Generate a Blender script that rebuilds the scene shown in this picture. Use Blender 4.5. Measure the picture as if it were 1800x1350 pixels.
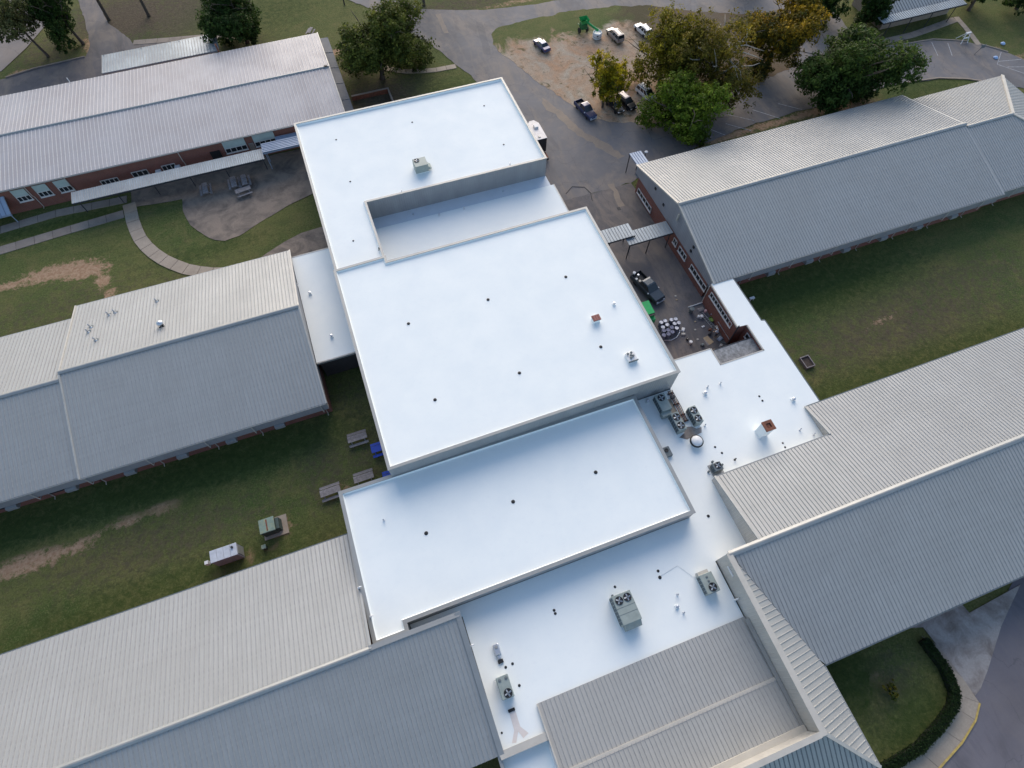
import bpy, bmesh, math, random
import numpy as np
from mathutils import Vector, Matrix, noise

random.seed(7)
for _o in list(bpy.data.objects):
    bpy.data.objects.remove(_o)
S = bpy.context.scene
C = S.collection
rad = math.radians

# ------------------------------------------------------------------ camera
cam_d = bpy.data.cameras.new('camera')
cam_d.sensor_width = 36.0
cam_d.lens = 20.2
cam_d.clip_start = 0.5
cam_d.clip_end = 3000
cam = bpy.data.objects.new('camera', cam_d)
C.objects.link(cam)
# rows: camera right / up / back, in the axes of the buildings (drone 62 m up, looking down and ahead)
R3 = Matrix(((0.93921371, -0.3432333, 0.00827689), (0.30072628, 0.83405205, 0.46251582), (-0.16565419, -0.43191213, 0.88657239)))
cam.matrix_world = Matrix.Translation((0, 0, 62.0)) @ R3.transposed().to_4x4()
S.camera = cam

# ------------------------------------------------------------------ sky, sun, exposure
SUN_EL, SUN_ROT = rad(22), rad(18)
w = bpy.data.worlds.new('World')
S.world = w
w.use_nodes = True
wn = w.node_tree
wn.nodes.clear()
sky = wn.nodes.new('ShaderNodeTexSky')
sky.sky_type = 'NISHITA'
sky.sun_disc = False
sky.sun_elevation = SUN_EL
sky.sun_rotation = SUN_ROT
sky.air_density = 1.0
sky.dust_density = 1.2
sky.ozone_density = 1.0
bg = wn.nodes.new('ShaderNodeBackground')
bg.inputs['Strength'].default_value = 0.09
wo = wn.nodes.new('ShaderNodeOutputWorld')
wn.links.new(sky.outputs[0], bg.inputs['Color'])
wn.links.new(bg.outputs[0], wo.inputs['Surface'])
sd = bpy.data.lights.new('sun', 'SUN')
sd.energy = 1.35
sd.angle = rad(60)
sd.color = (1.0, 0.88, 0.76)
sun = bpy.data.objects.new('sun', sd)
C.objects.link(sun)
sdir = Vector((math.sin(SUN_ROT) * math.cos(SUN_EL), math.cos(SUN_ROT) * math.cos(SUN_EL), math.sin(SUN_EL)))
sun.rotation_euler = sdir.to_track_quat('Z', 'Y').to_euler()
sun.location = (0, 0, 90)
S.view_settings.view_transform = 'Standard'
S.view_settings.look = 'None'
S.view_settings.exposure = 1.36
S.view_settings.gamma = 1.0
S.view_settings.use_curve_mapping = False
S.render.engine = 'CYCLES'
S.render.resolution_x, S.render.resolution_y = 1024, 768


# ------------------------------------------------------------------ helpers
def tag(o, label=None, cat=None, group=None, kind=None):
    if label: o['label'] = label
    if cat: o['category'] = cat
    if group: o['group'] = group
    if kind: o['kind'] = kind
    return o


def root(name, label, cat, loc=(0, 0, 0), rz=0.0, group=None):
    o = bpy.data.objects.new(name, None)
    o.empty_display_size = 0.3
    C.objects.link(o)
    o.location = loc
    o.rotation_euler = (0, 0, rz)
    return tag(o, label, cat, group)


def link(name, me, mat=None, parent=None, world=False):
    if mat is not None:
        for m in (mat if isinstance(mat, (list, tuple)) else [mat]):
            me.materials.append(m)
    o = bpy.data.objects.new(name, me)
    C.objects.link(o)
    if parent is not None:
        o.parent = parent
        if world:
            o.matrix_parent_inverse = Matrix.Translation(-Vector(parent.location))
    return o


class MB:
    """collects shapes; build() turns them into one mesh object"""

    def __init__(s):
        s.v, s.f, s.m = [], [], []

    def add(s, vs, fs, m=0):
        b = len(s.v)
        s.v += [tuple(v) for v in vs]
        for f in fs:
            s.f.append([b + i for i in f])
            s.m.append(m)
        return s

    def box(s, x0, x1, y0, y1, z0, z1, m=0, taper=0.0, M=None):
        t = taper
        vs = [(x0, y0, z0), (x1, y0, z0), (x1, y1, z0), (x0, y1, z0),
              (x0 + t, y0 + t, z1), (x1 - t, y0 + t, z1), (x1 - t, y1 - t, z1), (x0 + t, y1 - t, z1)]
        if M is not None:
            vs = [M @ Vector(v) for v in vs]
        return s.add(vs, [(3, 2, 1, 0), (4, 5, 6, 7), (0, 1, 5, 4), (1, 2, 6, 5), (2, 3, 7, 6), (3, 0, 4, 7)], m)

    def bbox(s, x0, x1, y0, y1, z0, z1, b=0.03, m=0, M=None):
        """box with chamfered vertical and top edges"""
        ring = lambda d: [(x0 + d + b, y0 + d), (x1 - d - b, y0 + d), (x1 - d, y0 + d + b), (x1 - d, y1 - d - b),
                          (x1 - d - b, y1 - d), (x0 + d + b, y1 - d), (x0 + d, y1 - d - b), (x0 + d, y0 + d + b)]
        vs = [(x, y, z0) for x, y in ring(0)] + [(x, y, z1 - b) for x, y in ring(0)] + [(x, y, z1) for x, y in ring(b)]
        if M is not None:
            vs = [M @ Vector(v) for v in vs]
        fs = [tuple(range(7, -1, -1)), tuple(range(16, 24))]
        for k in range(2):
            for i in range(8):
                j = (i + 1) % 8
                fs.append((8 * k + i, 8 * k + j, 8 * k + 8 + j, 8 * k + 8 + i))
        return s.add(vs, fs, m)

    def quad(s, a, b, c, d, m=0):
        return s.add([a, b, c, d], [(0, 1, 2, 3)], m)

    def prism(s, poly, z0, z1, m=0, bottom=False, top=True, mside=None):
        n = len(poly)
        vs = [(x, y, z0) for x, y in poly] + [(x, y, z1) for x, y in poly]
        b = len(s.v)
        s.v += vs
        for i in range(n):
            j = (i + 1) % n
            s.f.append([b + i, b + j, b + n + j, b + n + i])
            s.m.append(m if mside is None else mside)
        if top:
            s.f.append([b + n + i for i in range(n)]); s.m.append(m)
        if bottom:
            s.f.append([b + n - 1 - i for i in range(n)]); s.m.append(m)
        return s

    def lathe(s, prof, seg=16, c=(0, 0, 0), m=0, M=None):
        vs, fs = [], []
        for r, z in prof:
            for i in range(seg):
                a = 2 * math.pi * i / seg
                vs.append((c[0] + r * math.cos(a), c[1] + r * math.sin(a), c[2] + z))
        for k in range(len(prof) - 1):
            for i in range(seg):
                j = (i + 1) % seg
                fs.append((k * seg + i, k * seg + j, (k + 1) * seg + j, (k + 1) * seg + i))
        if prof[0][0] > 1e-4: fs.append(tuple(range(seg - 1, -1, -1)))
        if prof[-1][0] > 1e-4: fs.append(tuple((len(prof) - 1) * seg + i for i in range(seg)))
        if M is not None:
            vs = [M @ Vector(v) for v in vs]
        return s.add(vs, fs, m)

    def tube(s, pts, r, seg=8, m=0):
        pts = [Vector(p) for p in pts]
        rs = r if isinstance(r, (list, tuple)) else [r] * len(pts)
        vs, fs = [], []
        for k, p in enumerate(pts):
            d = (pts[min(k + 1, len(pts) - 1)] - pts[max(k - 1, 0)]).normalized()
            a = d.cross(Vector((0, 0, 1)) if abs(d.z) < 0.9 else Vector((1, 0, 0))).normalized()
            b = d.cross(a)
            for i in range(seg):
                t = 2 * math.pi * i / seg
                vs.append(p + (a * math.cos(t) + b * math.sin(t)) * rs[k])
        for k in range(len(pts) - 1):
            for i in range(seg):
                j = (i + 1) % seg
                fs.append((k * seg + j, k * seg + i, (k + 1) * seg + i, (k + 1) * seg + j))
        fs.append(tuple(range(seg)))
        fs.append(tuple((len(pts) - 1) * seg + i for i in range(seg - 1, -1, -1)))
        return s.add(vs, fs, m)

    def mesh(s, name, smooth=False, fix=True):
        me = bpy.data.meshes.new(name)
        me.from_pydata(s.v, [], s.f)
        if any(s.m):
            me.polygons.foreach_set('material_index', s.m)
        if fix:
            bm = bmesh.new(); bm.from_mesh(me)
            bmesh.ops.recalc_face_normals(bm, faces=bm.faces)
            big = [f for f in bm.faces if len(f.verts) > 4]
            if big: bmesh.ops.triangulate(bm, faces=big)
            bm.to_mesh(me); bm.free()
        if smooth:
            me.polygons.foreach_set('use_smooth', [True] * len(me.polygons))
        me.update()
        return me

    def build(s, name, mat, parent=None, world=False, smooth=False, fix=True):
        return link(name, s.mesh(name, smooth, fix), mat, parent, world)


def copy_tree(o, parent=None):
    c = o.copy()
    C.objects.link(c)
    if parent is not None:
        c.parent = parent
    for ch in [k for k in bpy.data.objects if k.parent == o]:
        copy_tree(ch, c)
    return c


def put(o, loc, rz=0.0, label=None, scale=None):
    o.location = loc
    o.rotation_euler = (0, 0, rz)
    if label: o['label'] = label
    if scale: o.scale = scale
    return o


def offset(poly, wd):
    """move every edge of a CCW polygon inward by wd"""
    n = len(poly)
    lines = []
    for i in range(n):
        a, b = Vector(poly[i]), Vector(poly[(i + 1) % n])
        d = (b - a).normalized()
        nrm = Vector((-d.y, d.x))
        lines.append((a + nrm * wd, d))
    out = []
    for i in range(n):
        p, d = lines[i - 1]
        q, e = lines[i]
        den = d.x * e.y - d.y * e.x
        t = ((q.x - p.x) * e.y - (q.y - p.y) * e.x) / den
        out.append((p.x + d.x * t, p.y + d.y * t))
    return out


# ------------------------------------------------------------------ materials
def nm(name):
    m = bpy.data.materials.new(name)
    m.use_nodes = True
    nt = m.node_tree
    return m, nt, nt.nodes['Principled BSDF']


def N(nt, t, **kw):
    n = nt.nodes.new(t)
    for k, v in kw.items():
        if k in n.inputs:
            n.inputs[k].default_value = v
        else:
            setattr(n, k, v)
    return n


def mixc(nt, fac, a, b, blend='MIX'):
    n = nt.nodes.new('ShaderNodeMix')
    n.data_type = 'RGBA'
    n.blend_type = blend
    for i, v in ((0, fac), (6, a), (7, b)):
        if isinstance(v, bpy.types.NodeSocket):
            nt.links.new(v, n.inputs[i])
        elif i == 0:
            n.inputs[0].default_value = v
        else:
            n.inputs[i].default_value = (*v[:3], 1)
    return n.outputs[2]


def ramp(nt, src, lo, hi, a=0.0, b=1.0):
    n = nt.nodes.new('ShaderNodeMapRange')
    n.clamp = True
    nt.links.new(src, n.inputs[0])
    n.inputs[1].default_value = lo
    n.inputs[2].default_value = hi
    n.inputs[3].default_value = a
    n.inputs[4].default_value = b
    return n.outputs[0]


def noi(nt, scale, detail=4, rough=0.55, vec=None, dist=0.0):
    n = N(nt, 'ShaderNodeTexNoise', Scale=scale, Detail=detail, Roughness=rough, Distortion=dist)
    if vec is None:
        vec = coord(nt)
    nt.links.new(vec, n.inputs['Vector'])
    return n.outputs['Fac']


def coord(nt, kind='Object'):
    t = nt.nodes.get('TC_' + kind)
    if t is None:
        t = nt.nodes.new('ShaderNodeTexCoord')
        t.name = 'TC_' + kind
    return t.outputs[kind]


def wpos(nt):
    t = nt.nodes.get('GEO')
    if t is None:
        t = nt.nodes.new('ShaderNodeNewGeometry')
        t.name = 'GEO'
    return t.outputs['Position']


def scaled(nt, vec, s):
    n = nt.nodes.new('ShaderNodeMapping')
    nt.links.new(vec, n.inputs[0])
    n.inputs['Scale'].default_value = s
    return n.outputs[0]


def bump(nt, b, h, strength, dist=0.02):
    n = N(nt, 'ShaderNodeBump', Strength=strength, Distance=dist)
    nt.links.new(h, n.inputs['Height'])
    nt.links.new(n.outputs[0], b.inputs['Normal'])


def sc(c, k):
    return tuple(x * k for x in c)


def plain(name, col, rough=0.6, metal=0.0, var=0.12, scale=2.5, dirt=None, dscale=1.2, damt=0.4, spec=0.5, bmp=0.0, bscale=40, rnd=0.0):
    """one colour, broken up by two sizes of noise and optional dirt"""
    m, nt, b = nm(name)
    f = noi(nt, scale, 5)
    c = mixc(nt, ramp(nt, f, 0.3, 0.7), sc(col, 1 - var), sc(col, 1 + var))
    if dirt:
        g = noi(nt, dscale, 8, 0.65)
        c = mixc(nt, ramp(nt, g, 0.48, 0.72, 0, damt), c, dirt)
    if rnd:
        oi = nt.nodes.new('ShaderNodeObjectInfo')
        c = mixc(nt, ramp(nt, oi.outputs['Random'], 0, 1, 0, rnd), c, sc(col, 0.6))
    nt.links.new(c, b.inputs['Base Color'])
    b.inputs['Roughness'].default_value = rough
    b.inputs['Metallic'].default_value = metal
    b.inputs['Specular IOR Level'].default_value = spec
    if bmp:
        bump(nt, b, noi(nt, bscale, 3), bmp)
    return m


def metal_roof(name, col, metal=0.35, rough=0.42, var=0.07, streak=0.10, rnd=0.10, warm=None):
    """ribbed sheet: each panel slightly its own tone, faint streaks running down the slope"""
    m, nt, b = nm(name)
    oi = nt.nodes.new('ShaderNodeObjectInfo')
    v = nt.nodes.new('ShaderNodeVectorMath')
    v.operation = 'ADD'
    cmb = nt.nodes.new('ShaderNodeCombineXYZ')
    mul = nt.nodes.new('ShaderNodeMath'); mul.operation = 'MULTIPLY'; mul.inputs[1].default_value = 50
    nt.links.new(oi.outputs['Random'], mul.inputs[0])
    nt.links.new(mul.outputs[0], cmb.inputs[0])
    nt.links.new(coord(nt), v.inputs[0])
    nt.links.new(cmb.outputs[0], v.inputs[1])
    f = noi(nt, 1.0, 6, 0.6, scaled(nt, v.outputs[0], (5, 0.5, 1)))
    g = noi(nt, 0.22, 4, 0.6, wpos(nt))
    c = mixc(nt, ramp(nt, f, 0.35, 0.75), sc(col, 1 + var), sc(col, 1 - streak))
    c = mixc(nt, ramp(nt, g, 0.4, 0.65, 0, 0.55), c, warm or sc(col, 0.86))
    c = mixc(nt, ramp(nt, oi.outputs['Random'], 0, 1, 0, rnd), c, sc(col, 0.72))
    nt.links.new(c, b.inputs['Base Color'])
    b.inputs['Metallic'].default_value = metal
    nt.links.new(ramp(nt, g, 0.3, 0.7, rough - 0.06, rough + 0.08), b.inputs['Roughness'])
    return m


def membrane(name):
    m, nt, b = nm(name)
    p = wpos(nt)
    f = noi(nt, 0.35, 5, 0.6, p)
    g = noi(nt, 2.2, 6, 0.65, p)
    c = mixc(nt, ramp(nt, f, 0.35, 0.68), (0.835, 0.87, 0.855), (0.795, 0.838, 0.835))
    c = mixc(nt, ramp(nt, g, 0.55, 0.78, 0, 0.35), c, (0.74, 0.775, 0.79))
    nt.links.new(c, b.inputs['Base Color'])
    nt.links.new(ramp(nt, f, 0.3, 0.7, 0.62, 0.75), b.inputs['Roughness'])
    b.inputs['Specular IOR Level'].default_value = 0.25
    bump(nt, b, noi(nt, 3.0, 4, 0.5, p), 0.08, 0.03)
    return m


def siding(name, col):
    m, nt, b = nm(name)
    sep = nt.nodes.new('ShaderNodeSeparateXYZ')
    nt.links.new(wpos(nt), sep.inputs[0])
    ad = nt.nodes.new('ShaderNodeMath'); ad.operation = 'ADD'
    nt.links.new(sep.outputs[0], ad.inputs[0]); nt.links.new(sep.outputs[1], ad.inputs[1])
    ml = nt.nodes.new('ShaderNodeMath'); ml.operation = 'MULTIPLY'; ml.inputs[1].default_value = 2 * math.pi / 0.3
    nt.links.new(ad.outputs[0], ml.inputs[0])
    sn = nt.nodes.new('ShaderNodeMath'); sn.operation = 'SINE'
    nt.links.new(ml.outputs[0], sn.inputs[0])
    h = ramp(nt, sn.outputs[0], 0.5, 0.95)
    f = noi(nt, 0.8, 5, 0.6, scaled(nt, wpos(nt), (1, 1, 0.25)))
    c = mixc(nt, ramp(nt, f, 0.35, 0.7), sc(col, 1.06), sc(col, 0.88))
    nt.links.new(c, b.inputs['Base Color'])
    b.inputs['Roughness'].default_value = 0.5
    b.inputs['Metallic'].default_value = 0.1
    bump(nt, b, h, 0.5, 0.03)
    return m


def brickwork(name):
    m, nt, b = nm(name)
    sep = nt.nodes.new('ShaderNodeSeparateXYZ')
    nt.links.new(wpos(nt), sep.inputs[0])
    ad = nt.nodes.new('ShaderNodeMath'); ad.operation = 'ADD'
    nt.links.new(sep.outputs[0], ad.inputs[0]); nt.links.new(sep.outputs[1], ad.inputs[1])
    cb = nt.nodes.new('ShaderNodeCombineXYZ')
    nt.links.new(ad.outputs[0], cb.inputs[0]); nt.links.new(sep.outputs[2], cb.inputs[1])
    bt = nt.nodes.new('ShaderNodeTexBrick')
    nt.links.new(cb.outputs[0], bt.inputs['Vector'])
    bt.inputs['Scale'].default_value = 1.0
    bt.inputs['Brick Width'].default_value = 0.215
    bt.inputs['Row Height'].default_value = 0.075
    bt.inputs['Mortar Size'].default_value = 0.008
    bt.inputs['Color1'].default_value = (0.25, 0.075, 0.05, 1)
    bt.inputs['Color2'].default_value = (0.19, 0.06, 0.042, 1)
    bt.inputs['Mortar'].default_value = (0.20, 0.15, 0.13, 1)
    f = noi(nt, 0.7, 6, 0.65, wpos(nt))
    c = mixc(nt, ramp(nt, f, 0.4, 0.75, 0, 0.55), bt.outputs['Color'], (0.12, 0.055, 0.045))
    nt.links.new(c, b.inputs['Base Color'])
    b.inputs['Roughness'].default_value = 0.85
    return m


def asphalt_mat(name, base=(0.155, 0.152, 0.160), tan=0.55):
    m, nt, b = nm(name)
    p = wpos(nt)
    big = noi(nt, 0.07, 5, 0.6, p, 0.6)
    mid = noi(nt, 0.5, 6, 0.65, p, 0.4)
    fine = noi(nt, 9.0, 3, 0.6, p)
    c = mixc(nt, ramp(nt, big, 0.35, 0.65), sc(base, 0.80), sc(base, 1.2))
    c = mixc(nt, ramp(nt, noi(nt, 0.11, 6, 0.72, scaled(nt, p, (1.6, 0.5, 1)), 1.4), 0.47, 0.62, 0, tan), c, (0.28, 0.225, 0.175))
    c = mixc(nt, ramp(nt, mid, 0.48, 0.68, 0, tan * .8), c, (0.27, 0.225, 0.19))
    c = mixc(nt, ramp(nt, noi(nt, 0.16, 5, 0.7, scaled(nt, p, (1, 0.35, 1)), 1.0), 0.54, 0.66, 0, 0.6), c, sc(base, 0.6))
    c = mixc(nt, ramp(nt, fine, 0.3, 0.7, 0, 0.25), c, sc(base, 0.7))
    vo = nt.nodes.new('ShaderNodeTexVoronoi')
    vo.feature = 'DISTANCE_TO_EDGE'
    vo.inputs['Scale'].default_value = 0.16
    wv = nt.nodes.new('ShaderNodeVectorMath'); wv.operation = 'ADD'
    nz = N(nt, 'ShaderNodeTexNoise', Scale=0.35, Detail=6)
    nt.links.new(p, nz.inputs['Vector'])
    s2 = nt.nodes.new('ShaderNodeVectorMath'); s2.operation = 'SCALE'; s2.inputs['Scale'].default_value = 3.5
    nt.links.new(nz.outputs['Color'], s2.inputs[0])
    nt.links.new(p, wv.inputs[0]); nt.links.new(s2.outputs[0], wv.inputs[1])
    nt.links.new(wv.outputs[0], vo.inputs['Vector'])
    c = mixc(nt, ramp(nt, vo.outputs['Distance'], 0.0, 0.010, 0.40, 0), c, (0.06, 0.06, 0.065))
    nt.links.new(c, b.inputs['Base Color'])
    b.inputs['Roughness'].default_value = 0.82
    bump(nt, b, fine, 0.25, 0.02)
    return m


def concrete_mat(name, col=(0.27, 0.25, 0.225), stain=(0.12, 0.115, 0.115), samt=0.7):
    m, nt, b = nm(name)
    p = wpos(nt)
    f = noi(nt, 0.45, 6, 0.65, p, 0.5)
    g = noi(nt, 6, 4, 0.6, p)
    c = mixc(nt, ramp(nt, g, 0.3, 0.7), sc(col, 0.88), sc(col, 1.1))
    c = mixc(nt, ramp(nt, f, 0.42, 0.68, 0, samt), c, stain)
    oi = nt.nodes.new('ShaderNodeObjectInfo')
    c = mixc(nt, ramp(nt, oi.outputs['Random'], 0, 1, 0, 0.3), c, sc(col, 0.7))
    nt.links.new(c, b.inputs['Base Color'])
    b.inputs['Roughness'].default_value = 0.85
    bump(nt, b, g, 0.2, 0.01)
    return m


def grass_layers(nt, p):
    """mown late-summer lawn: green, olive and straw tones"""
    big = noi(nt, 0.06, 5, 0.6, p, 0.5)
    mid = noi(nt, 0.35, 6, 0.68, p, 0.6)
    mow = noi(nt, 0.5, 4, 0.6, scaled(nt, p, (0.25, 1.6, 1)))
    fine = noi(nt, 3.5, 5, 0.7, p)
    vfine = noi(nt, 6.5, 4, 0.8, p)
    c = mixc(nt, ramp(nt, big, 0.35, 0.62), (0.058, 0.094, 0.025), (0.123, 0.128, 0.042))
    c = mixc(nt, ramp(nt, mid, 0.48, 0.72, 0, 0.75), c, (0.170, 0.142, 0.059))
    c = mixc(nt, ramp(nt, mow, 0.5, 0.72, 0, 0.45), c, (0.043, 0.064, 0.022))
    c = mixc(nt, ramp(nt, fine, 0.48, 0.68, 0, 0.6), c, (0.028, 0.044, 0.014))
    c = mixc(nt, ramp(nt, vfine, 0.48, 0.66, 0, 0.6), c, (0.195, 0.197, 0.084))
    return c, mid, fine, vfine


def ground_mat():
    m, nt, b = nm('lawn_ground')
    p = wpos(nt)
    c, mid, fine, vfine = grass_layers(nt, p)
    at = nt.nodes.new('ShaderNodeAttribute')
    at.attribute_name = 'wear'
    sp = nt.nodes.new('ShaderNodeSeparateColor')
    nt.links.new(at.outputs['Color'], sp.inputs[0])

    def worn(c, sock, col_a, col_b, sharp=0.16):
        ad = nt.nodes.new('ShaderNodeMath'); ad.operation = 'ADD'
        n1 = noi(nt, 1.3, 8, 0.8, p, 0.5)
        n2 = ramp(nt, n1, 0.25, 0.75, -0.62, 0.62)
        nt.links.new(sock, ad.inputs[0]); nt.links.new(n2, ad.inputs[1])
        fac = ramp(nt, ad.outputs[0], 0.5 - sharp, 0.5 + sharp)
        cc = mixc(nt, ramp(nt, noi(nt, 2.3, 6, 0.7, p), 0.35, 0.65), col_a, col_b)
        return mixc(nt, fac, c, cc)
    c = worn(c, sp.outputs[1], (0.115, 0.092, 0.066), (0.062, 0.050, 0.037), 0.3)   # leaf litter, thin brown turf
    c = worn(c, sp.outputs[0], (0.44, 0.305, 0.20), (0.29, 0.175, 0.105))          # bare clay
    c = worn(c, sp.outputs[2], (0.036, 0.058, 0.016), (0.060, 0.082, 0.022), 0.3)   # lush grass
    nt.links.new(c, b.inputs['Base Color'])
    b.inputs['Roughness'].default_value = 0.95
    b.inputs['Specular IOR Level'].default_value = 0.15
    bump(nt, b, fine, 0.7, 0.12)
    return m


def lot_mat():
    m, nt, b = nm('gravel_and_clay')
    p = wpos(nt)
    g, mid, fine, vfine = grass_layers(nt, p)
    sep = nt.nodes.new('ShaderNodeSeparateXYZ')
    nt.links.new(p, sep.inputs[0])
    c = mixc(nt, ramp(nt, noi(nt, 0.22, 6, 0.65, p, 1.0), 0.38, 0.62), (0.42, 0.365, 0.295), (0.43, 0.27, 0.17))
    c = mixc(nt, ramp(nt, noi(nt, 1.2, 6, 0.72, p), 0.44, 0.72, 0, 0.6), c, (0.22, 0.18, 0.135))
    c = mixc(nt, ramp(nt, noi(nt, 5.0, 4, 0.7, p), 0.45, 0.75, 0, 0.65), c, (0.13, 0.10, 0.07))
    c = mixc(nt, ramp(nt, noi(nt, 0.55, 7, 0.75, p, 0.6), 0.56, 0.64, 0, 0.8), c, (0.085, 0.078, 0.034))
    c = mixc(nt, ramp(nt, noi(nt, 2.0, 5, 0.7, p), 0.62, 0.75, 0, 0.7), c, (0.46, 0.40, 0.33))
    # turf takes over on the far side of the lot and creeps in along its edges
    a1 = nt.nodes.new('ShaderNodeMath'); a1.operation = 'MULTIPLY_ADD'
    nt.links.new(noi(nt, 0.13, 7, 0.7, p, 0.8), a1.inputs[0]); a1.inputs[1].default_value = 26
    nt.links.new(sep.outputs[1], a1.inputs[2])
    fac = ramp(nt, a1.outputs[0], 104.6, 107.5)
    c = mixc(nt, fac, c, g)
    a2 = nt.nodes.new('ShaderNodeMath'); a2.operation = 'MULTIPLY_ADD'
    nt.links.new(noi(nt, 0.3, 7, 0.7, p, 0.8), a2.inputs[0]); a2.inputs[1].default_value = 14
    nt.links.new(sep.outputs[0], a2.inputs[2])
    c = mixc(nt, ramp(nt, a2.outputs[0], 62, 66, 0, 0.8), c, (0.075, 0.058, 0.036))
    nt.links.new(c, b.inputs['Base Color'])
    b.inputs['Roughness'].default_value = 0.95
    b.inputs['Specular IOR Level'].default_value = 0.2
    bump(nt, b, fine, 0.6, 0.08)
    return m


def leaf_mat(name):
    m, nt, b = nm(name)
    at = nt.nodes.new('ShaderNodeAttribute')
    at.attribute_name = 'tint'
    nt.links.new(at.outputs['Color'], b.inputs['Base Color'])
    b.inputs['Roughness'].default_value = 0.6
    b.inputs['Specular IOR Level'].default_value = 0.12
    tr = nt.nodes.new('ShaderNodeBsdfTranslucent')
    nt.links.new(at.outputs['Color'], tr.inputs['Color'])
    mx = nt.nodes.new('ShaderNodeMixShader')
    mx.inputs[0].default_value = 0.42
    out = nt.nodes['Material Output']
    nt.links.new(b.outputs[0], mx.inputs[1]); nt.links.new(tr.outputs[0], mx.inputs[2])
    nt.links.new(mx.outputs[0], out.inputs['Surface'])
    return m


def glass_mat(name, col=(0.02, 0.025, 0.03)):
    m, nt, b = nm(name)
    b.inputs['Base Color'].default_value = (*col, 1)
    b.inputs['Roughness'].default_value = 0.08
    b.inputs['Specular IOR Level'].default_value = 0.7
    return m


def paint(name, col, rough=0.3, coat=0.4, metal=0.0):
    m, nt, b = nm(name)
    f = noi(nt, 4, 4)
    nt.links.new(mixc(nt, ramp(nt, f, 0.3, 0.7), sc(col, 0.92), sc(col, 1.05)), b.inputs['Base Color'])
    b.inputs['Roughness'].default_value = rough
    b.inputs['Metallic'].default_value = metal
    b.inputs['Coat Weight'].default_value = coat
    b.inputs['Coat Roughness'].default_value = 0.1
    return m


MWHITE = membrane('white_roof_coating')
MCAP = plain('coping_metal', (0.34, 0.345, 0.335), 0.45, 0.3, 0.06, 1.0)
MCREAM = plain('cream_trim', (0.50, 0.475, 0.425), 0.5, 0.05, 0.06, 1.0, dirt=(0.35, 0.31, 0.26), damt=0.25)
MSID = siding('grey_siding', (0.30, 0.31, 0.315))
MSIDC = siding('pale_siding', (0.50, 0.475, 0.435))
MSIDG = siding('gable_siding', (0.30, 0.305, 0.325))
MBRICK = brickwork('red_brick')
MROOF = metal_roof('grey_standing_seam', (0.40, 0.40, 0.385), 0.15, 0.52)
MROOFD = metal_roof('dark_rib', (0.33, 0.345, 0.34), 0.22, 0.45)
MTL = metal_roof('weathered_galvanised', (0.40, 0.385, 0.395), 0.06, 0.58, 0.08, 0.12, 0.12, warm=(0.37, 0.335, 0.33))
MGALV = metal_roof('pale_galvanised', (0.37, 0.42, 0.45), 0.3, 0.45, 0.08, 0.35, 0.12, warm=(0.24, 0.25, 0.26))
MBLUE = metal_roof('blue_grey_sheet', (0.32, 0.39, 0.50), 0.2, 0.5)
MSLATE = metal_roof('slate_blue_sheet', (0.075, 0.095, 0.125), 0.0, 0.7)
MRIBD = plain('rib_grey', (0.325, 0.33, 0.325), 0.6)
MRIBDD = plain('rib_dark', (0.17, 0.185, 0.195), 0.6)
MRIBL = plain('rib_bright', (0.54, 0.53, 0.53), 0.55, 0.05)
MRIBB = plain('rib_blue', (0.18, 0.22, 0.30), 0.6)
MFANB = plain('fan_blade', (0.30, 0.33, 0.37), 0.4, 0.4)
MSTRIP = plain('grey_blue_membrane', (0.59, 0.645, 0.70), 0.7, 0, 0.04, 0.8)  # strip beside the notch wall, greyer and bluer than the white coating
RIB = {'grey_standing_seam': MRIBD, 'dark_rib': MRIBDD, 'weathered_galvanised': MRIBL, 'pale_galvanised': MRIBD, 'blue_grey_sheet': MRIBB, 'slate_blue_sheet': MRIBDD}
MDECK = plain('roof_deck', (0.28, 0.285, 0.28), 0.7)
MGRAVEL = plain('grey_gravel_roof', (0.26, 0.27, 0.28), 0.9, 0, 0.35, 3.5, dirt=(0.10, 0.105, 0.11), dscale=1.6, damt=0.8, bmp=0.4)
MASPH = asphalt_mat('worn_asphalt')
MASPH2 = asphalt_mat('fresh_asphalt', (0.15, 0.14, 0.158), 0.12)
MASPH3 = asphalt_mat('courtyard_asphalt', (0.120, 0.114, 0.122), 0.45)
MCONC = concrete_mat('old_concrete', (0.30, 0.255, 0.215), (0.16, 0.135, 0.12), .6)
MCONCL = concrete_mat('light_concrete', (0.40, 0.335, 0.265), (0.25, 0.205, 0.165), 0.55)
MCONCG = concrete_mat('stained_concrete', (0.36, 0.325, 0.30), (0.16, 0.125, 0.105), 0.95)
MPATIO = concrete_mat('patio_concrete', (0.27, 0.215, 0.17), (0.075, 0.066, 0.062), 0.95)
MLINE = plain('road_paint', (0.40, 0.40, 0.41), 0.8, 0, 0.25, 3, dirt=(0.16, 0.16, 0.17), dscale=2.5, damt=0.9)
MYEL = plain('yellow_paint', (0.50, 0.36, 0.10), 0.8, 0, 0.2, 3, dirt=(0.25, 0.2, 0.1), damt=0.6)
MGROUND = ground_mat()
MLOT = lot_mat()
MLEAF = leaf_mat('leaves')
MBARK = plain('bark', (0.085, 0.066, 0.052), 0.95, 0, 0.3, 4, bmp=0.5)
MBARKW = plain('pale_bark', (0.42, 0.38, 0.33), 0.9, 0, 0.3, 2, dirt=(0.16, 0.13, 0.10), damt=0.7)
MGLASS = glass_mat('dark_glass')
MFRAME = plain('white_frame', (0.62, 0.60, 0.58), 0.5)
MPANEL = plain('pale_green_panel', (0.42, 0.50, 0.48), 0.55, 0, 0.08, 1.5, dirt=(0.28, 0.33, 0.33), damt=0.3)
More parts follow.
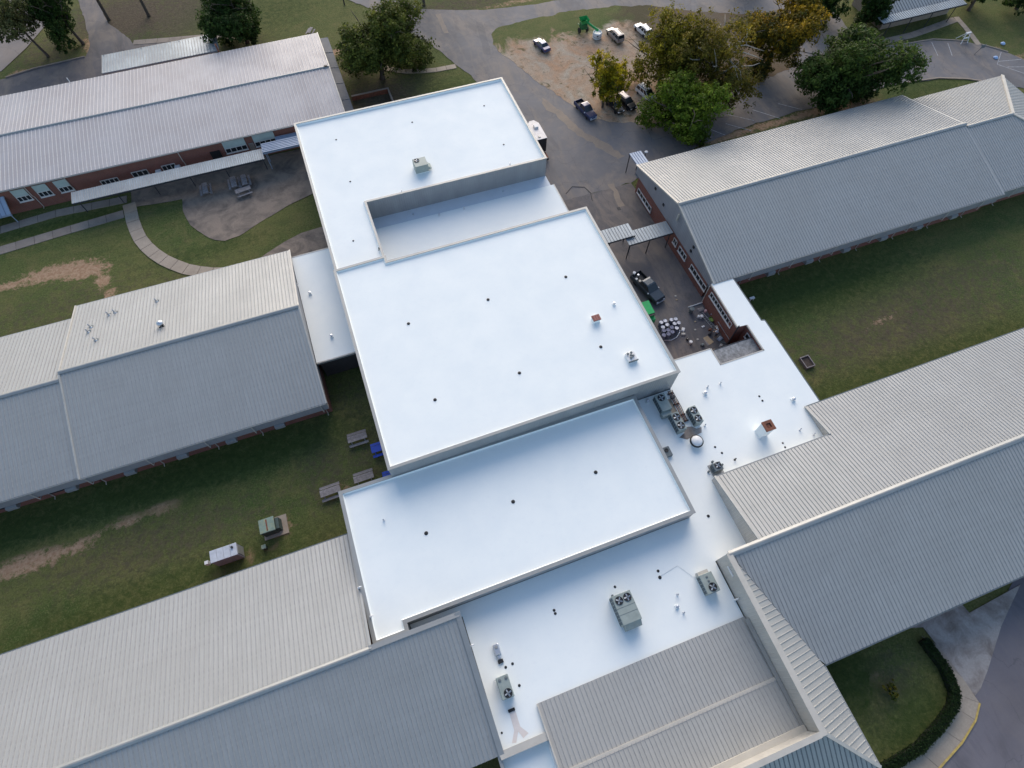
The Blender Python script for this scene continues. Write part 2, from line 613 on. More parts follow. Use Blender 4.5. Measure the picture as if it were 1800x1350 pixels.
MAC = plain('unit_grey_green', (0.29, 0.335, 0.315), 0.5, 0.1, 0.08, 2, dirt=(0.18, 0.21, 0.20), damt=0.4)
MACD = plain('unit_dark', (0.13, 0.155, 0.165), 0.5, 0.1, 0.1, 2)
MCOIL = plain('coil_grille', (0.075, 0.10, 0.115), 0.6, 0.2, 0.2, 8)
MBLACK = plain('black_rubber', (0.012, 0.014, 0.017), 0.6, 0, 0.2)
MSILV = plain('bare_metal', (0.62, 0.64, 0.67), 0.35, 0.7, 0.06)
MWP = plain('white_paint', (0.74, 0.74, 0.74), 0.5, 0, 0.05)
MRUST = plain('rusty_brown', (0.20, 0.075, 0.045), 0.8, 0.1, 0.3, 4, dirt=(0.07, 0.035, 0.025), damt=0.7)
MRED = plain('maroon_lid', (0.25, 0.085, 0.075), 0.6, 0, 0.12)
MWOOD = plain('weathered_wood', (0.29, 0.265, 0.265), 0.85, 0, 0.22, 5, dirt=(0.14, 0.125, 0.12), dscale=3, damt=0.6, rnd=0.5)
MBLUEP = plain('blue_plastic', (0.02, 0.075, 0.50), 0.45, 0, 0.12)
MGREENB = plain('green_dumpster_paint', (0.015, 0.40, 0.11), 0.45, 0, 0.1, 2, dirt=(0.01, 0.18, 0.05), damt=0.4)
MTRANS = plain('transformer_green', (0.20, 0.27, 0.22), 0.55, 0, 0.15, 3, dirt=(0.45, 0.37, 0.10), dscale=2.2, damt=0.5)
MTRANSD = plain('transformer_dark', (0.055, 0.085, 0.08), 0.6, 0, 0.15)
MPLY = plain('plywood', (0.38, 0.29, 0.19), 0.85, 0, 0.2, 2)
MTIRE = plain('tyre_rubber', (0.015, 0.015, 0.016), 0.85, 0, 0.2)
MSOIL = plain('dark_soil', (0.06, 0.045, 0.038), 0.95, 0, 0.3, 6)
MBRIGHTG = plain('lime_plastic', (0.24, 0.42, 0.04), 0.5, 0, 0.15)
MMAG = plain('stop_red', (0.22, 0.03, 0.055), 0.5, 0, 0.1)
MSTEELD = plain('dark_steel', (0.05, 0.052, 0.06), 0.55, 0.4, 0.2)
MCLAYW = plain('tan_wall', (0.30, 0.24, 0.20), 0.85, 0, 0.15)

# ------------------------------------------------------------------ ground
WEAR_RED = [  # x, y, radius x, radius y, strength
    (-40, 66.9, 4.6, 1.2, .9), (-36.5, 65.7, 2.8, 1.0, .92), (-34.4, 63.4, .9, 1.4, .78), (-33.6, 60.8, .7, 1.0, .76), (-46, 66.6, 3.5, .8, .7),
    (-43, 27.6, 3.4, 1.0, .85), (-39, 27.6, 2.4, .7, .75), (-33, 28.7, 1.8, .6, .75), (-29.5, 28.95, 2.0, .55, .82), (-36, 28.2, 2, .4, .5),
    (58, 60.2, 7, .8, .75), (49, 58.2, 4.5, 1.1, .8), (66, 60.3, 5, .7, .8), (75, 60.4, 6, .8, .85), (82, 59.5, 4.5, 1.0, .8), (45.5, 58, 2.5, 1.6, .75),
    (-17.4, 22.2, .9, 1.1, .6), (-21.3, 20.3, .6, .9, .75), (-24.5, 19.9, 1.5, .5, .55), (-19, 20.6, 1.0, .6, .5),
    (13.5, 84.2, 1.6, .9, .7), (6, 101.5, 4.5, 1.0, .75), (-11, 103.0, 4, 1.0, .6), (-34.5, 118, 1.2, 3.0, .7), (-46, 113.5, 2, .8, .6),
    (112.5, 63.8, 3.5, 1.0, .75), (116, 60.5, 3, 1.0, .7), (-10.4, 22.6, .5, 2.2, .7), (33.5, -11.8, 1.2, .7, .55), (34.5, -13.6, .8, .5, .5),
    (56, 28.6, 2.5, .5, .35), (60, 22.5, 3.5, .5, .45), (26, 105, 8, .8, .5), (45, 105.5, 10, .8, .6), (40, 23.8, 2, 1.2, .5)]
WEAR_BROWN = [
    (-28, 124, 9, 7, .9), (-20, 122, 8, 8, .75), (-42, 118, 5, 5, .5), (10, 86, 7, 6, .8), (8, 96, 6, 4, .5), (-10, 108, 6, 5, .4),
    (-26, 60, 8, 5, .25), (-40, 60, 12, 4, .35), (62, 21, 16, 5, .55), (70, 24, 18, 4, .45), (52, 27, 10, 4, .25), (-30, 25, 12, 3, .45),
    (-12, 28, 3, 6, .45), (-7, 29, 4, 8, .4), (33, -13, 4, 3, .55), (76, 84, 6, 5, .7), (8, 83, 5, 5, .7), (30, 108, 12, 3, .6), (100, 72, 6, 2, .4), (48, 20, 3, 4, .3)]
WEAR_LUSH = [
    (-40, 75.6, 12, 1.1, .8), (-25, 77, 4, 1, .6), (20, 84, 6, 5, .6), (-6, 118, 12, 6, .6), (55, 95, 8, 4, .6), (62, 16, 22, 2, .6), (55, 30, 14, 3.5, .75),
    (-25, 31.5, 16, 2.2, .8), (-45, 31.5, 12, 2.2, .8), (-32, 20, 16, 2, .6), (108, 71, 8, 3, .5), (35, -16, 5, 2.5, .7), (31, -10, 3, 5, .8), (-20, 64, 8, 1.5, .5), (96, 58, 10, 3, .6)]


def axis(a, b, step, far):
    core = list(np.arange(a, b + 1e-6, step))
    out, k = [], step
    p = a
    while p > -far:
        k *= 1.6; p -= k; out.append(p)
    lo = out[::-1]
    out, k, p = [], step, b
    while p < far:
        k *= 1.6; p += k; out.append(p)
    return np.array(lo + core + out)


gx, gy = axis(-62, 135, 0.8, 900), axis(-30, 146, 0.8, 900)
X, Y = np.meshgrid(gx, gy)
nxg, nyg = len(gx), len(gy)
Z = np.full_like(X, 0.0)
Z += 0.03 * np.sin(X * 0.21 + 1.3) * np.sin(Y * 0.17) - 0.045
gv = np.stack([X.ravel(), Y.ravel(), Z.ravel()], 1)
ii, jj = np.meshgrid(np.arange(nxg - 1), np.arange(nyg - 1))
a0 = (jj * nxg + ii).ravel()
gf = np.stack([a0, a0 + 1, a0 + nxg + 1, a0 + nxg], 1)
gme = bpy.data.meshes.new('ground')
gme.from_pydata(gv.tolist(), [], gf.tolist())
wear = np.zeros((len(gv), 4), np.float32)
wear[:, 3] = 1
for ch, lst in ((0, WEAR_RED), (1, WEAR_BROWN), (2, WEAR_LUSH)):
    acc = np.zeros(len(gv))
    for x, y, rx_, ry_, s_ in lst:
        d = np.sqrt(((gv[:, 0] - x) / rx_) ** 2 + ((gv[:, 1] - y) / ry_) ** 2)
        acc = np.maximum(acc, s_ * np.clip(1.35 - d * 0.75, 0, 1))
    wear[:, ch] = acc
ca = gme.color_attributes.new('wear', 'FLOAT_COLOR', 'POINT')
ca.data.foreach_set('color', wear.ravel())
tag(link('ground', gme, MGROUND), kind='structure')


def ragged(poly, amp, step=.7):
    out = []
    n = len(poly)
    for i in range(n):
        a, b = Vector(poly[i]), Vector(poly[(i + 1) % n])
        L = (b - a).length
        k = max(1, min(80, int(L / step)))
        for j in range(k):
            p = a.lerp(b, j / k)
            q = Vector((p.x * .55, p.y * .55, 3.1))
            p2 = Vector((p.x * 1.9, p.y * 1.9, 7.7))
            out.append((p.x + amp * (noise.noise(q) + .6 * noise.noise(p2)), p.y + amp * (noise.noise(q + Vector((9, 4, 1))) + .6 * noise.noise(p2 + Vector((5, 2, 8))))))
    return out


def sheet(name, poly, z, mat, kind='structure', thick=0.0, rough=0.0):
    if rough:
        poly = ragged(poly, rough)
    mb = MB()
    if thick:
        mb.prism(poly, z - thick, z)
    else:
        mb.add([(x, y, z) for x, y in poly], [tuple(range(len(poly)))])
    o = mb.build(name, mat)
    for p in o.data.polygons:
        pass
    return tag(o, kind=kind)


sheet('road', [(2, 126), (9, 118.4), (12.9, 113.5), (18, 104), (21.9, 96.8), (25.5, 86.5), (27.0, 81.5), (27.2, 56), (39.9, 56), (43, 57.2), (49.7, 58.6), (54.7, 60.0),
               (64.8, 61.2), (72.4, 61.4), (83.1, 61.2), (90.5, 62.0), (94.7, 61.4), (100, 60.6), (104.4, 58.8), (111.9, 53.7), (125, 42), (160, 40), (160, 44), (117.6, 59.9), (115.8, 63.4),
               (111.7, 67.4), (106.2, 69.9), (101.6, 70.3), (97.1, 70.8), (92.5, 73.5), (93.5, 77), (95, 84), (88, 91), (78, 94.5), (68, 99.5), (60, 103), (50.8, 103.2), (42.9, 103.5),
               (33.3, 104.9), (23, 108.8), (18.6, 114.4), (10, 124), (6, 130)], 0.004, MASPH, rough=.3)
MPATCH = asphalt_mat('repair_asphalt', (0.125, 0.125, 0.135), 0.3)
MWASH = concrete_mat('sandy_wash', (0.29, 0.235, 0.185), (0.18, 0.16, 0.15), 0.8)
sheet('road_repair', [(29.2, 92.5), (30.3, 92.0), (32.0, 101.5), (30.8, 102)], 0.008, MPATCH, rough=.2)
sheet('road_wash', [(33.6, 77.5), (35.0, 73), (36.4, 68.2), (38.4, 64.6), (40.6, 61.0), (41.6, 61.4), (39.6, 65.6), (37.6, 69.0), (36.2, 73.6), (34.6, 78.5)], 0.0075, MWASH, rough=.55)
sheet('road_wash', [(24.4, 100.6), (25.2, 100.4), (25.4, 106.4), (24.6, 106.6)], 0.0075, MWASH, rough=.25)
sheet('road_wash', [(36.6, 57.0), (37.5, 56.8), (37.1, 52.0), (36.2, 52.2)], 0.0105, MWASH, rough=.35)
sheet('courtyard_paving', [(27.0, 22), (40.6, 22), (40.6, 47), (39.9, 56.0), (27.2, 56.0)], 0.006, MASPH3)
sheet('gravel_lot', [(64.1, 69.3), (58, 67.4), (51.8, 66.0), (47, 67.2), (43.2, 69.0), (39.7, 71.2), (37.6, 76.9), (35, 83.2), (32.6, 90.5), (31.5, 93.4), (31.9, 97.3), (33.6, 98.9), (36.8, 99.2), (48, 99.4),
                     (56.7, 98.2), (63.7, 95.8), (69.9, 91.7), (77.4, 88.2), (84.9, 86.5), (86, 80), (82, 75.5), (80.3, 73.8), (77, 71.3), (71.3, 70.4)], 0.02, MLOT, thick=0.06, rough=.5)
sheet('service_drive', [(-75, 110), (-48, 112.8), (-43.7, 113.8), (-35.5, 114.4), (-34.7, 117.5), (-35.3, 124.8), (-38, 145), (-33.5, 145), (-33.0, 131), (-31.5, 123.4), (-28, 116.9), (-27.4, 115.2), (-15, 113.6), (-14, 103), (-75, 101)], 0.0, MASPH3, rough=.25)
sheet('street', [(-80, 112), (-48.8, 115.0), (-45.0, 120.5), (-40, 130), (-36, 142), (-46, 146), (-60, 128), (-80, 124)], 0.003, asphalt_mat('pale_street', (0.20, 0.185, 0.19), 0.3))
sheet('front_drive', [(52.8, -9.1), (47.8, -11.6), (43.6, -14.4), (41.6, -15.6), (41.0, -16.6), (40.3, -18.0), (37.9, -19.0), (34.6, -19.9), (30, -21), (20, -30), (75, -60), (90, -9.4)], 0.004, MASPH2)
sheet('sunken_yard', [(4.8, 83), (13.5, 82), (13.0, 76.2), (4.6, 76.2)], 0.0, MCONC)


def slabs(name, cl, width, mat, step=1.6, z=0.05, kind='structure'):
    """a walk made of separate concrete slabs along a centre line"""
    pts = [Vector(p) for p in cl]
    seg = [0]
    for a, b in zip(pts, pts[1:]):
        seg.append(seg[-1] + (b - a).length)
    L = seg[-1]
    n = max(1, int(round(L / step)))

    def at(s):
        for k in range(len(pts) - 1):
            if s <= seg[k + 1] + 1e-6:
                t = (s - seg[k]) / (seg[k + 1] - seg[k])
                p = pts[k].lerp(pts[k + 1], t)
                d0 = (pts[k + 1] - pts[k]).normalized()
                if t > 0.5 and k + 2 < len(pts):
                    d1 = (pts[k + 2] - pts[k + 1]).normalized(); d = d0.lerp(d1, t - 0.5)
                elif t < 0.5 and k > 0:
                    d1 = (pts[k] - pts[k - 1]).normalized(); d = d0.lerp(d1, 0.5 - t)
                else:
                    d = d0
                d.normalize()
                return p, Vector((-d.y, d.x))
        return pts[-1], Vector((0, 1))
    mb = MB()
    for i in range(n):
        p, q = at(i * L / n)
        p2, q2 = at((i + 1) * L / n)
        mb.add([(*(p + q * width * .5), z - .035), (*(p - q * width * .5), z - .035), (*(p2 - q2 * width * .5), z - .035), (*(p2 + q2 * width * .5), z - .035)], [(0, 1, 2, 3)])
    base = tag(mb.build(name, MSOIL), kind=kind)
    g = 0.03
    for i in range(n):
        p, q = at((i * L / n) + g); p2, q2 = at(((i + 1) * L / n) - g)
        h = width * .5
        dz = random.uniform(-.006, .006)
        m2 = MB().prism([tuple(p - q * h), tuple(p2 - q2 * h), tuple(p2 + q2 * h), tuple(p + q * h)], z - .08, z + dz)
        m2.build('slab', mat, base)
    return base


slabs('upper_walk', [(-62, 77.2), (-47.5, 77.4), (-40, 78.1), (-30.6, 77.6)], 1.4, MCONC, 2.4, 0.03)
slabs('lower_walk', [(-62, 73.6), (-47.4, 73.4), (-40, 74.1), (-31.2, 74.8)], 1.5, MCONC, 2.4, 0.03)
slabs('curved_path', [(-30.4, 76.6), (-30.25, 75.1), (-30.1, 73.1), (-29.5, 69.7), (-28.2, 66.6), (-26.2, 63.8), (-23.4, 61.2), (-20.5, 59.7), (-16.5, 58.5), (-11.5, 57.6)], 1.75, MCONCL, 1.9, 0.03)
sheet('patio', [(-30.0, 75.6), (-23.1, 74.9), (-23.2, 72.6), (-22.5, 69.5), (-20.8, 66.7), (-19.6, 65.5), (-18.3, 64.9), (-16.3, 65.1), (-12.9, 66.7), (-9.5, 68.3), (-4.5, 69.9), (-4.5, 79.7), (-30, 79.7)], 0.02, MPATIO, rough=.12)
sheet('side_apron', [(-15.5, 59.4), (-13.1, 60.7), (-10.5, 61.9), (-8, 62.7), (-4.5, 62.9), (-4.5, 55.0), (-9.6, 55.0), (-10.5, 57)], 0.045, MPATIO)
slabs('rear_walk', [(-27.6, 115.9), (-21.3, 114.6), (-15, 113.4), (-10, 111.5)], 1.3, MCONC, 2.0, 0.03)
slabs('east_footpath', [(11, 95.2), (15, 92.5), (19.5, 91.2), (23.6, 91.0)], 1.1, MCONCL, 1.8, 0.03)
slabs('side_footpath', [(5.3, 84.5), (5.8, 79), (6.0, 76.3)], 1.3, MCONC, 1.6, 0.03)
slabs('far_footpath', [(114.9, 74.2), (114.1, 70), (113.0, 65.9)], 1.0, MCONCL, 1.8, 0.03)
slabs('far_walk', [(97, 72.4), (104, 72.3), (114.3, 73.6)], 1.4, MCONC, 2.2, 0.03)
sheet('entrance_paving', [(38.6, -8.9), (40.9, -9.6), (41.4, -14.2), (41.6, -16.3), (42.5, -16.0), (44.2, -15.0), (48.4, -12.2), (53.1, -9.7), (46.2, -10.1), (46.0, -8.9)], 0.05, MCONCG, thick=0.1)
# curved walk with yellow kerb in the front
inner = [(40.2, -10.2), (41.0, -13.6), (40.3, -15.8), (39.3, -16.6), (36.9, -17.6), (33.8, -18.4), (30.9, -18.5), (26, -18.6)]
outer = [(41.2, -11.5), (41.5, -14.6), (41.55, -16.9), (40.2, -17.9), (37.8, -18.9), (34.5, -19.8), (31.2, -20.4), (26, -21.2)]
bw = MB()
for k in range(len(inner) - 1):
    bw.add([(*inner[k], .06), (*outer[k], .06), (*outer[k + 1], .06), (*inner[k + 1], .06)], [(0, 1, 2, 3)])
walk = tag(bw.build('front_walk', MCONC), kind='structure')
for k in range(1, len(inner) - 1):
    a, b, c, d = [Vector(p) for p in (inner[k], outer[k], outer[k + 1], inner[k + 1])]
    for j in range(1):
        t0, t1 = .006, .994
        MB().prism([tuple(a.lerp(d, t0)), tuple(b.lerp(c, t0)), tuple(b.lerp(c, t1)), tuple(a.lerp(d, t1))], 0.03, 0.10).build('slab', MCONCL, walk)
for k in range(2, len(outer) - 1):
    a, b = Vector(outer[k]), Vector(outer[k + 1])
    d = (b - a).normalized(); nn = Vector((-d.y, d.x)) * 0.16
    MB().prism([tuple(a - nn * .3), tuple(b - nn * .3), tuple(b + nn * .7), tuple(a + nn * .7)], -.05, 0.13).build('kerb_stone', MYEL, walk)


def kerb(name, pts, wd=0.2, h=0.13, mat=MCONC):
    mb = MB()
    base = None
    for k in range(len(pts) - 1):
        a, b = Vector(pts[k]), Vector(pts[k + 1])
        d = (b - a).normalized(); nn = Vector((-d.y, d.x)) * wd * .5
        m2 = MB().prism([tuple(a - nn), tuple(b - nn), tuple(b + nn), tuple(a + nn)], -.05, h)
        if base is None:
            base = tag(m2.build(name, mat), kind='structure')
        else:
            m2.build('kerb_stone', mat, base)


kerb('parking_kerb', [(92.6, 73.6), (97.1, 70.9), (101.6, 70.4), (106.2, 70.0), (109, 68.8), (111.7, 67.5)])
kerb('parking_kerb', [(113.4, 65.9), (115.0, 64.2), (116.4, 62.5)])
kerb('verge_kerb', [(93.7, 61.6), (100, 60.7), (104.4, 58.9), (108, 56.5)], mat=MCONCL)
kerb('rear_kerb', [(-48, 112.9), (-43.7, 113.9), (-35.6, 114.5)], mat=MCONC)
for a, b in (((102.3, 69.9), (101.7, 66.4)), ((105.5, 69.3), (104.0, 65.8)), ((108.1, 68.2), (106.4, 65.0)), ((99.6, 69.6), (99.0, 66.5)),
             ((61.4, 64.5), (64.6, 61.9)), ((65.7, 64.3), (68.9, 60.9)), ((59.9, 62.8), (62.9, 59.9)), ((57.0, 62.3), (58.5, 60.4)), ((70.5, 64.2), (73.4, 61.6)),
             ((115.3, 62.9), (112.2, 60.4)), ((112.2, 60.4), (114.8, 56.9)), ((112.9, 61.0), (117.2, 60.1)), ((113.4, 59.2), (117, 58))):
    a, b = Vector(a), Vector(b)
    d = (b - a).normalized(); nn = Vector((-d.y, d.x)) * 0.06
    tag(MB().add([(*(a - nn), .009), (*(b - nn), .009), (*(b + nn), .009), (*(a + nn), .009)], [(0, 1, 2, 3)]).build('parking_stripe', MLINE), kind='structure')


# ------------------------------------------------------------------ roofs and walls
_panel_cache = {}


def panel_mesh(p, a0, a1, b0, b1, rib, rh, mn=''):
    key = tuple(round(v, 3) for v in (p, a0, a1, b0, b1, rib, rh)) + (mn,)
    if key in _panel_cache:
        return _panel_cache[key]
    r = rib / 2
    mb = MB()
    mb.add([(r, a0, 0), (r, b0, 0), (p - r, b1, 0), (p - r, a1, 0)], [(0, 1, 2, 3)])
    q = r * 0.55
    A, B = a0, b0
    mb.add([(-r, A, 0), (-q, A, rh), (q, A, rh), (r, A, 0), (-r, B, 0), (-q, B, rh), (q, B, rh), (r, B, 0)],
           [(0, 1, 5, 4), (1, 2, 6, 5), (2, 3, 7, 6), (4, 5, 6, 7), (0, 3, 2, 1)], 1)
    me = mb.mesh('panel', fix=False)
    _panel_cache[key] = me
    return me


def slope(parent, mat, o, u, d, L, rng, pitch, rib=0.10, rh=0.055, name='roof_slope', deckmat=None):
    """one roof plane: a deck carrying separate ribbed panels. o start, u along the ridge, d down the slope"""
    o, u, d = Vector(o), Vector(u).normalized(), Vector(d).normalized()
    n = u.cross(d)
    if n.z < 0: n = -n
    flip = u.cross(d).z < 0
    cnt = max(1, int(round(L / pitch)))
    p = L / cnt
    R = rng if callable(rng) else (lambda s: rng)
    mb = MB()
    for i in range(cnt):
        a0, b0 = R(i * p + 1e-6); a1, b1 = R((i + 1) * p - 1e-6)
        q = [o + u * (i * p) + d * a0, o + u * (i * p) + d * b0, o + u * ((i + 1) * p) + d * b1, o + u * ((i + 1) * p) + d * a1]
        mb.add([v - n * .02 for v in q] + [v - n * .10 for v in q], [(0, 1, 2, 3), (7, 6, 5, 4), (1, 5, 6, 2), (0, 3, 7, 4)])
    dk = mb.build(name, deckmat or MDECK, parent, True)
    M = Matrix((u, d, n)).transposed().to_4x4()
    for i in range(cnt):
        a0, b0 = R(i * p + 1e-6); a1, b1 = R((i + 1) * p - 1e-6)
        if b0 - a0 < .05 and b1 - a1 < .05:
            continue
        me = panel_mesh(p, a0, a1, b0, b1, rib, rh, mat.name)
        if not me.materials:
            me.materials.append(mat); me.materials.append(RIB.get(mat.name, mat))
        assert me.materials[0] == mat
        ob = bpy.data.objects.new('panel', me)
        C.objects.link(ob)
        ob.parent = dk
        ob.matrix_basis = Matrix.Translation(o + u * (i * p)) @ M
    return dk


def bar(a, b, wd, h, up=(0, 0, 1)):
    """rectangular bar between two points"""
    a, b = Vector(a), Vector(b)
    d = (b - a).normalized()
    s = d.cross(Vector(up)).normalized()
    t = s.cross(d)
    vs = []
    for p in (a, b):
        for i, j in ((-1, -1), (1, -1), (1, 1), (-1, 1)):
            vs.append(p + s * (i * wd / 2) + t * (j * h / 2))
    return MB().add(vs, [(0, 1, 2, 3), (7, 6, 5, 4), (0, 4, 5, 1), (1, 5, 6, 2), (2, 6, 7, 3), (3, 7, 4, 0)])


def ridge_cap(parent, x0, x1, y, z, ax='x', wd=0.5, mat=None):
    mb = MB()
    prof = [(-wd / 2, -.06), (-wd / 2, -.01), (-.06, .11), (.06, .11), (wd / 2, -.01), (wd / 2, -.06)]
    A = [((x0, y + a, z + b) if ax == 'x' else (y + a, x0, z + b)) for a, b in prof]
    B = [((x1, y + a, z + b) if ax == 'x' else (y + a, x1, z + b)) for a, b in prof]
    n = len(prof)
    mb.add(A + B, [(i, i + 1, n + i + 1, n + i) for i in range(n - 1)] + [tuple(range(n)), tuple(range(2 * n - 1, n - 1, -1))])
    return mb.build('ridge_cap', mat or MCAP, parent, True)


def window(parent, p, u, wd, h, panes, z0, out, panel=0.0, sill=True, frame=MFRAME):
    """p: wall point (x,y) of its left end, u: unit direction along the wall, out: outward normal"""
    p, u, out = Vector((*p, 0)), Vector((*u, 0)), Vector((*out, 0))
    f = 0.09

    def bx(a0, a1, z_0, z_1, o0, o1):
        mb = MB()
        vs = []
        for zz in (z_0, z_1):
            for a, o in ((a0, o0), (a1, o0), (a1, o1), (a0, o1)):
                q = p + u * a + out * o
                vs.append((q.x, q.y, zz))
        mb.add(vs, [(3, 2, 1, 0), (4, 5, 6, 7), (0, 1, 5, 4), (1, 2, 6, 5), (2, 3, 7, 6), (3, 0, 4, 7)])
        return mb
    hg = h - panel
    fr = MB()
    for mb in (bx(0, wd, z0, z0 + f, .01, .09), bx(0, wd, z0 + hg - f, z0 + hg, .01, .09), bx(0, f, z0, z0 + hg, .012, .088), bx(wd - f, wd, z0, z0 + hg, .012, .088)):
        fr.add(mb.v, mb.f)
    for k in range(1, panes):
        a = wd * k / panes
        mb = bx(a - f * .45, a + f * .45, z0, z0 + hg, .012, .086)
        fr.add(mb.v, mb.f)
    fo = fr.build('window', frame, parent, True)
    for k in range(panes):
        bx(wd * k / panes + .02, wd * (k + 1) / panes - .02, z0 + .02, z0 + hg - .02, .015, .035).build('pane', MGLASS, fo)
    if sill:
        bx(-.06, wd + .06, z0 - .08, z0, .0, .16).build('sill', frame, fo)
    if panel:
        bx(0, wd, z0 + hg, z0 + h, .012, .075).build('transom_panel', MPANEL, fo)
    return fo


def downspout(parent, top, foot, kick=0.35, out=(0, -1), r=0.055):
    o = Vector((*out, 0))
    t, f = Vector(top), Vector(foot)
    mb = MB().tube([t, t + Vector((0, 0, -.25)), Vector((t.x, t.y, max(2.2, t.z - 1.6))), Vector((f.x, f.y, 1.95)), Vector((f.x, f.y, f.z + .35)), Vector((f.x, f.y, f.z + .12)), Vector((f.x, f.y, f.z + .06)) + o * kick], r, 6)
    return mb.build('downspout', MCREAM, parent, True)


def gable(name, label, x0, x1, y0, y1, yr, ze, zr, pitch=0.406, mat=MROOF, brick_top=2.8, inset=1.0, fas=2.5, west='gable', east='gable', hips=None, north=True, south=True, gabmat=MSIDG, capw=0.55):
    r = root(name, label, 'building', ((x0 + x1) / 2, (y0 + y1) / 2, 0))
    xa, xb = x0 + .12, x1 - .12
    ya, yb = y0 + inset, y1 - inset
    mb = MB()
    mb.prism([(xa, ya), (xb, ya), (xb, yb), (xa, yb)], -.1, brick_top, top=True)
    mb.build('brick_wall', MBRICK, r, True)
    zs = ze - .12
    e = 0.06
    mb = MB()
    fy0, fy1 = (y0 + .1, y1 - .1) if fas else (ya - e, yb + e)
    fz = fas or brick_top
    for q in (((xa - e, fy0), (xb + e, fy0)), ((xb + e, fy1), (xa - e, fy1))):
        (ax_, ay_), (bx_, by_) = q
        mb.quad((ax_, ay_, fz), (bx_, by_, fz), (bx_, by_, zs), (ax_, ay_, zs))
    if fas:
        for a_, b_ in ((fy0, ya), (yb, fy1)):
            mb.quad((xa - e, a_, fz), (xb + e, a_, fz), (xb + e, b_, fz + .02), (xa - e, b_, fz + .02))
    for xw, kind in ((xa - e, west), (xb + e, east)):
        if kind == 'none': continue
        za = ze + (fy0 - y0) / (yr - y0) * (zr - ze)
        zb = ze + (y1 - fy1) / (y1 - yr) * (zr - ze)
        if kind == 'gable':
            mb.add([(xw, fy0, brick_top), (xw, fy1, brick_top), (xw, fy1, zb - .12), (xw, yr, zr - .14), (xw, fy0, za - .12)], [(0, 1, 2, 3, 4)])
    mb.build('siding', gabmat, r, True)
    ls = math.hypot(yr - y0, zr - ze); ln = math.hypot(y1 - yr, zr - ze)
    if south:
        slope(r, mat, (x0, yr, zr), (1, 0, 0), (0, y0 - yr, ze - zr), x1 - x0, (0, ls), pitch)
        MB().box(x0, x1, y0 - .11, y0 - .01, ze - .16, ze - .03).build('gutter', MCAP, r, True)
    if north:
        slope(r, mat, (x0, yr, zr), (1, 0, 0), (0, y1 - yr, ze - zr), x1 - x0, (0, ln), pitch)
        MB().box(x0, x1, y1 + .01, y1 + .11, ze - .16, ze - .03).build('gutter', MCAP, r, True)
    ridge_cap(r, x0 - .02, x1 + .02, yr, zr + .06, wd=capw)
    for xw, kind in ((x0 - .03, west), (x1 + .03, east)):
        if kind == 'none': continue
        if south: bar((xw, y0 - .05, ze - .02), (xw, yr, zr - .02), .16, .22).build('rake_trim', MCREAM, r, True)
        if north: bar((xw, yr, zr - .02), (xw, y1 + .05, ze - .02), .16, .22).build('rake_trim', MCREAM, r, True)
    return r


def block(name, label, poly, ztop, par=0.25, capw=0.35, wall=MSID, cat='building', zbase=-.1, cop=MCAP, skip=()):
    cx = sum(p[0] for p in poly) / len(poly); cy = sum(p[1] for p in poly) / len(poly)
    r = root(name, label, cat, (cx, cy, 0))
    n = len(poly)
    mb = MB()
    for i in range(n):
        a, b = poly[i], poly[(i + 1) % n]
        mb.quad((*a, zbase), (*b, zbase), (*b, ztop - .02), (*a, ztop - .02))
    mb.build('wall', wall, r, True)
    inn = offset(poly, capw)
    MB().add([(x, y, ztop - par) for x, y in inn], [tuple(range(n))]).build('roof_membrane', MWHITE, r, True)
    mb = MB()
    for i in range(n):
        a, b = inn[i], inn[(i + 1) % n]
        a2, b2 = offset(poly, capw + .14)[i], offset(poly, capw + .14)[(i + 1) % n]
        mb.quad((*b, ztop - .01), (*a, ztop - .01), (*a2, ztop - par + .005), (*b2, ztop - par + .005))
    mb.build('parapet_flashing', MWHITE, r, True)
    po, pi = offset(poly, -.06), offset(poly, capw + .03)
    for i in range(n):
        if i in skip: continue
        j = (i + 1) % n
        MB().prism([po[i], po[j], pi[j], pi[i]], ztop - .14, ztop + .02, bottom=True).build('coping', cop, r, True)
    return r


def hood(r, xh, y0):
    """sheet-metal hood over a window unit, below the deep fascia"""
    a, b = y0 + 1.0, y0 + .12
    MB().add([(xh - .55, a, 2.15), (xh + .55, a, 2.15), (xh + .55, b, 1.85), (xh - .55, b, 1.85), (xh - .55, a, 1.2), (xh + .55, a, 1.2), (xh + .55, b, 1.35), (xh - .55, b, 1.35)],
             [(0, 1, 2, 3), (3, 2, 6, 7), (1, 5, 6, 2), (0, 3, 7, 4), (7, 6, 5, 4)]).build('wall_hood', MSID, r, True)


# main flat blocks
block('flat_roofed_block', 'tall white-roofed block at the far end with one rooftop unit and a notched corner', [(-4.4, 47.55), (1.65, 47.55), (1.65, 58.05), (26.6, 57.75), (26.6, 75.9), (-4.4, 76.05)], 7.0, 0.3, 0.2)
rlow = root('low_roof_section', 'low white roof sunk in the notch between the two tallest flat blocks', 'building', (14, 52, 0))
MB().add([(1.66, 46.6, 4.0), (27.05, 46.6, 4.0), (27.05, 55.7, 4.02), (1.66, 56.0, 4.02)], [(0, 1, 2, 3)]).build('roof_membrane', MWHITE, rlow, True)
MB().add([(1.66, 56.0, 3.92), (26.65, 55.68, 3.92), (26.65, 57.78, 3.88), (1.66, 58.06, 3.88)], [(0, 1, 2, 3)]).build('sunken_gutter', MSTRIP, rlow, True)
MB().add([(1.66, 56.0, 3.86), (26.65, 55.68, 3.86), (26.65, 55.68, 4.02), (1.66, 56.0, 4.02)], [(0, 1, 2, 3)]).build('gutter_lip', MWHITE, rlow, True)
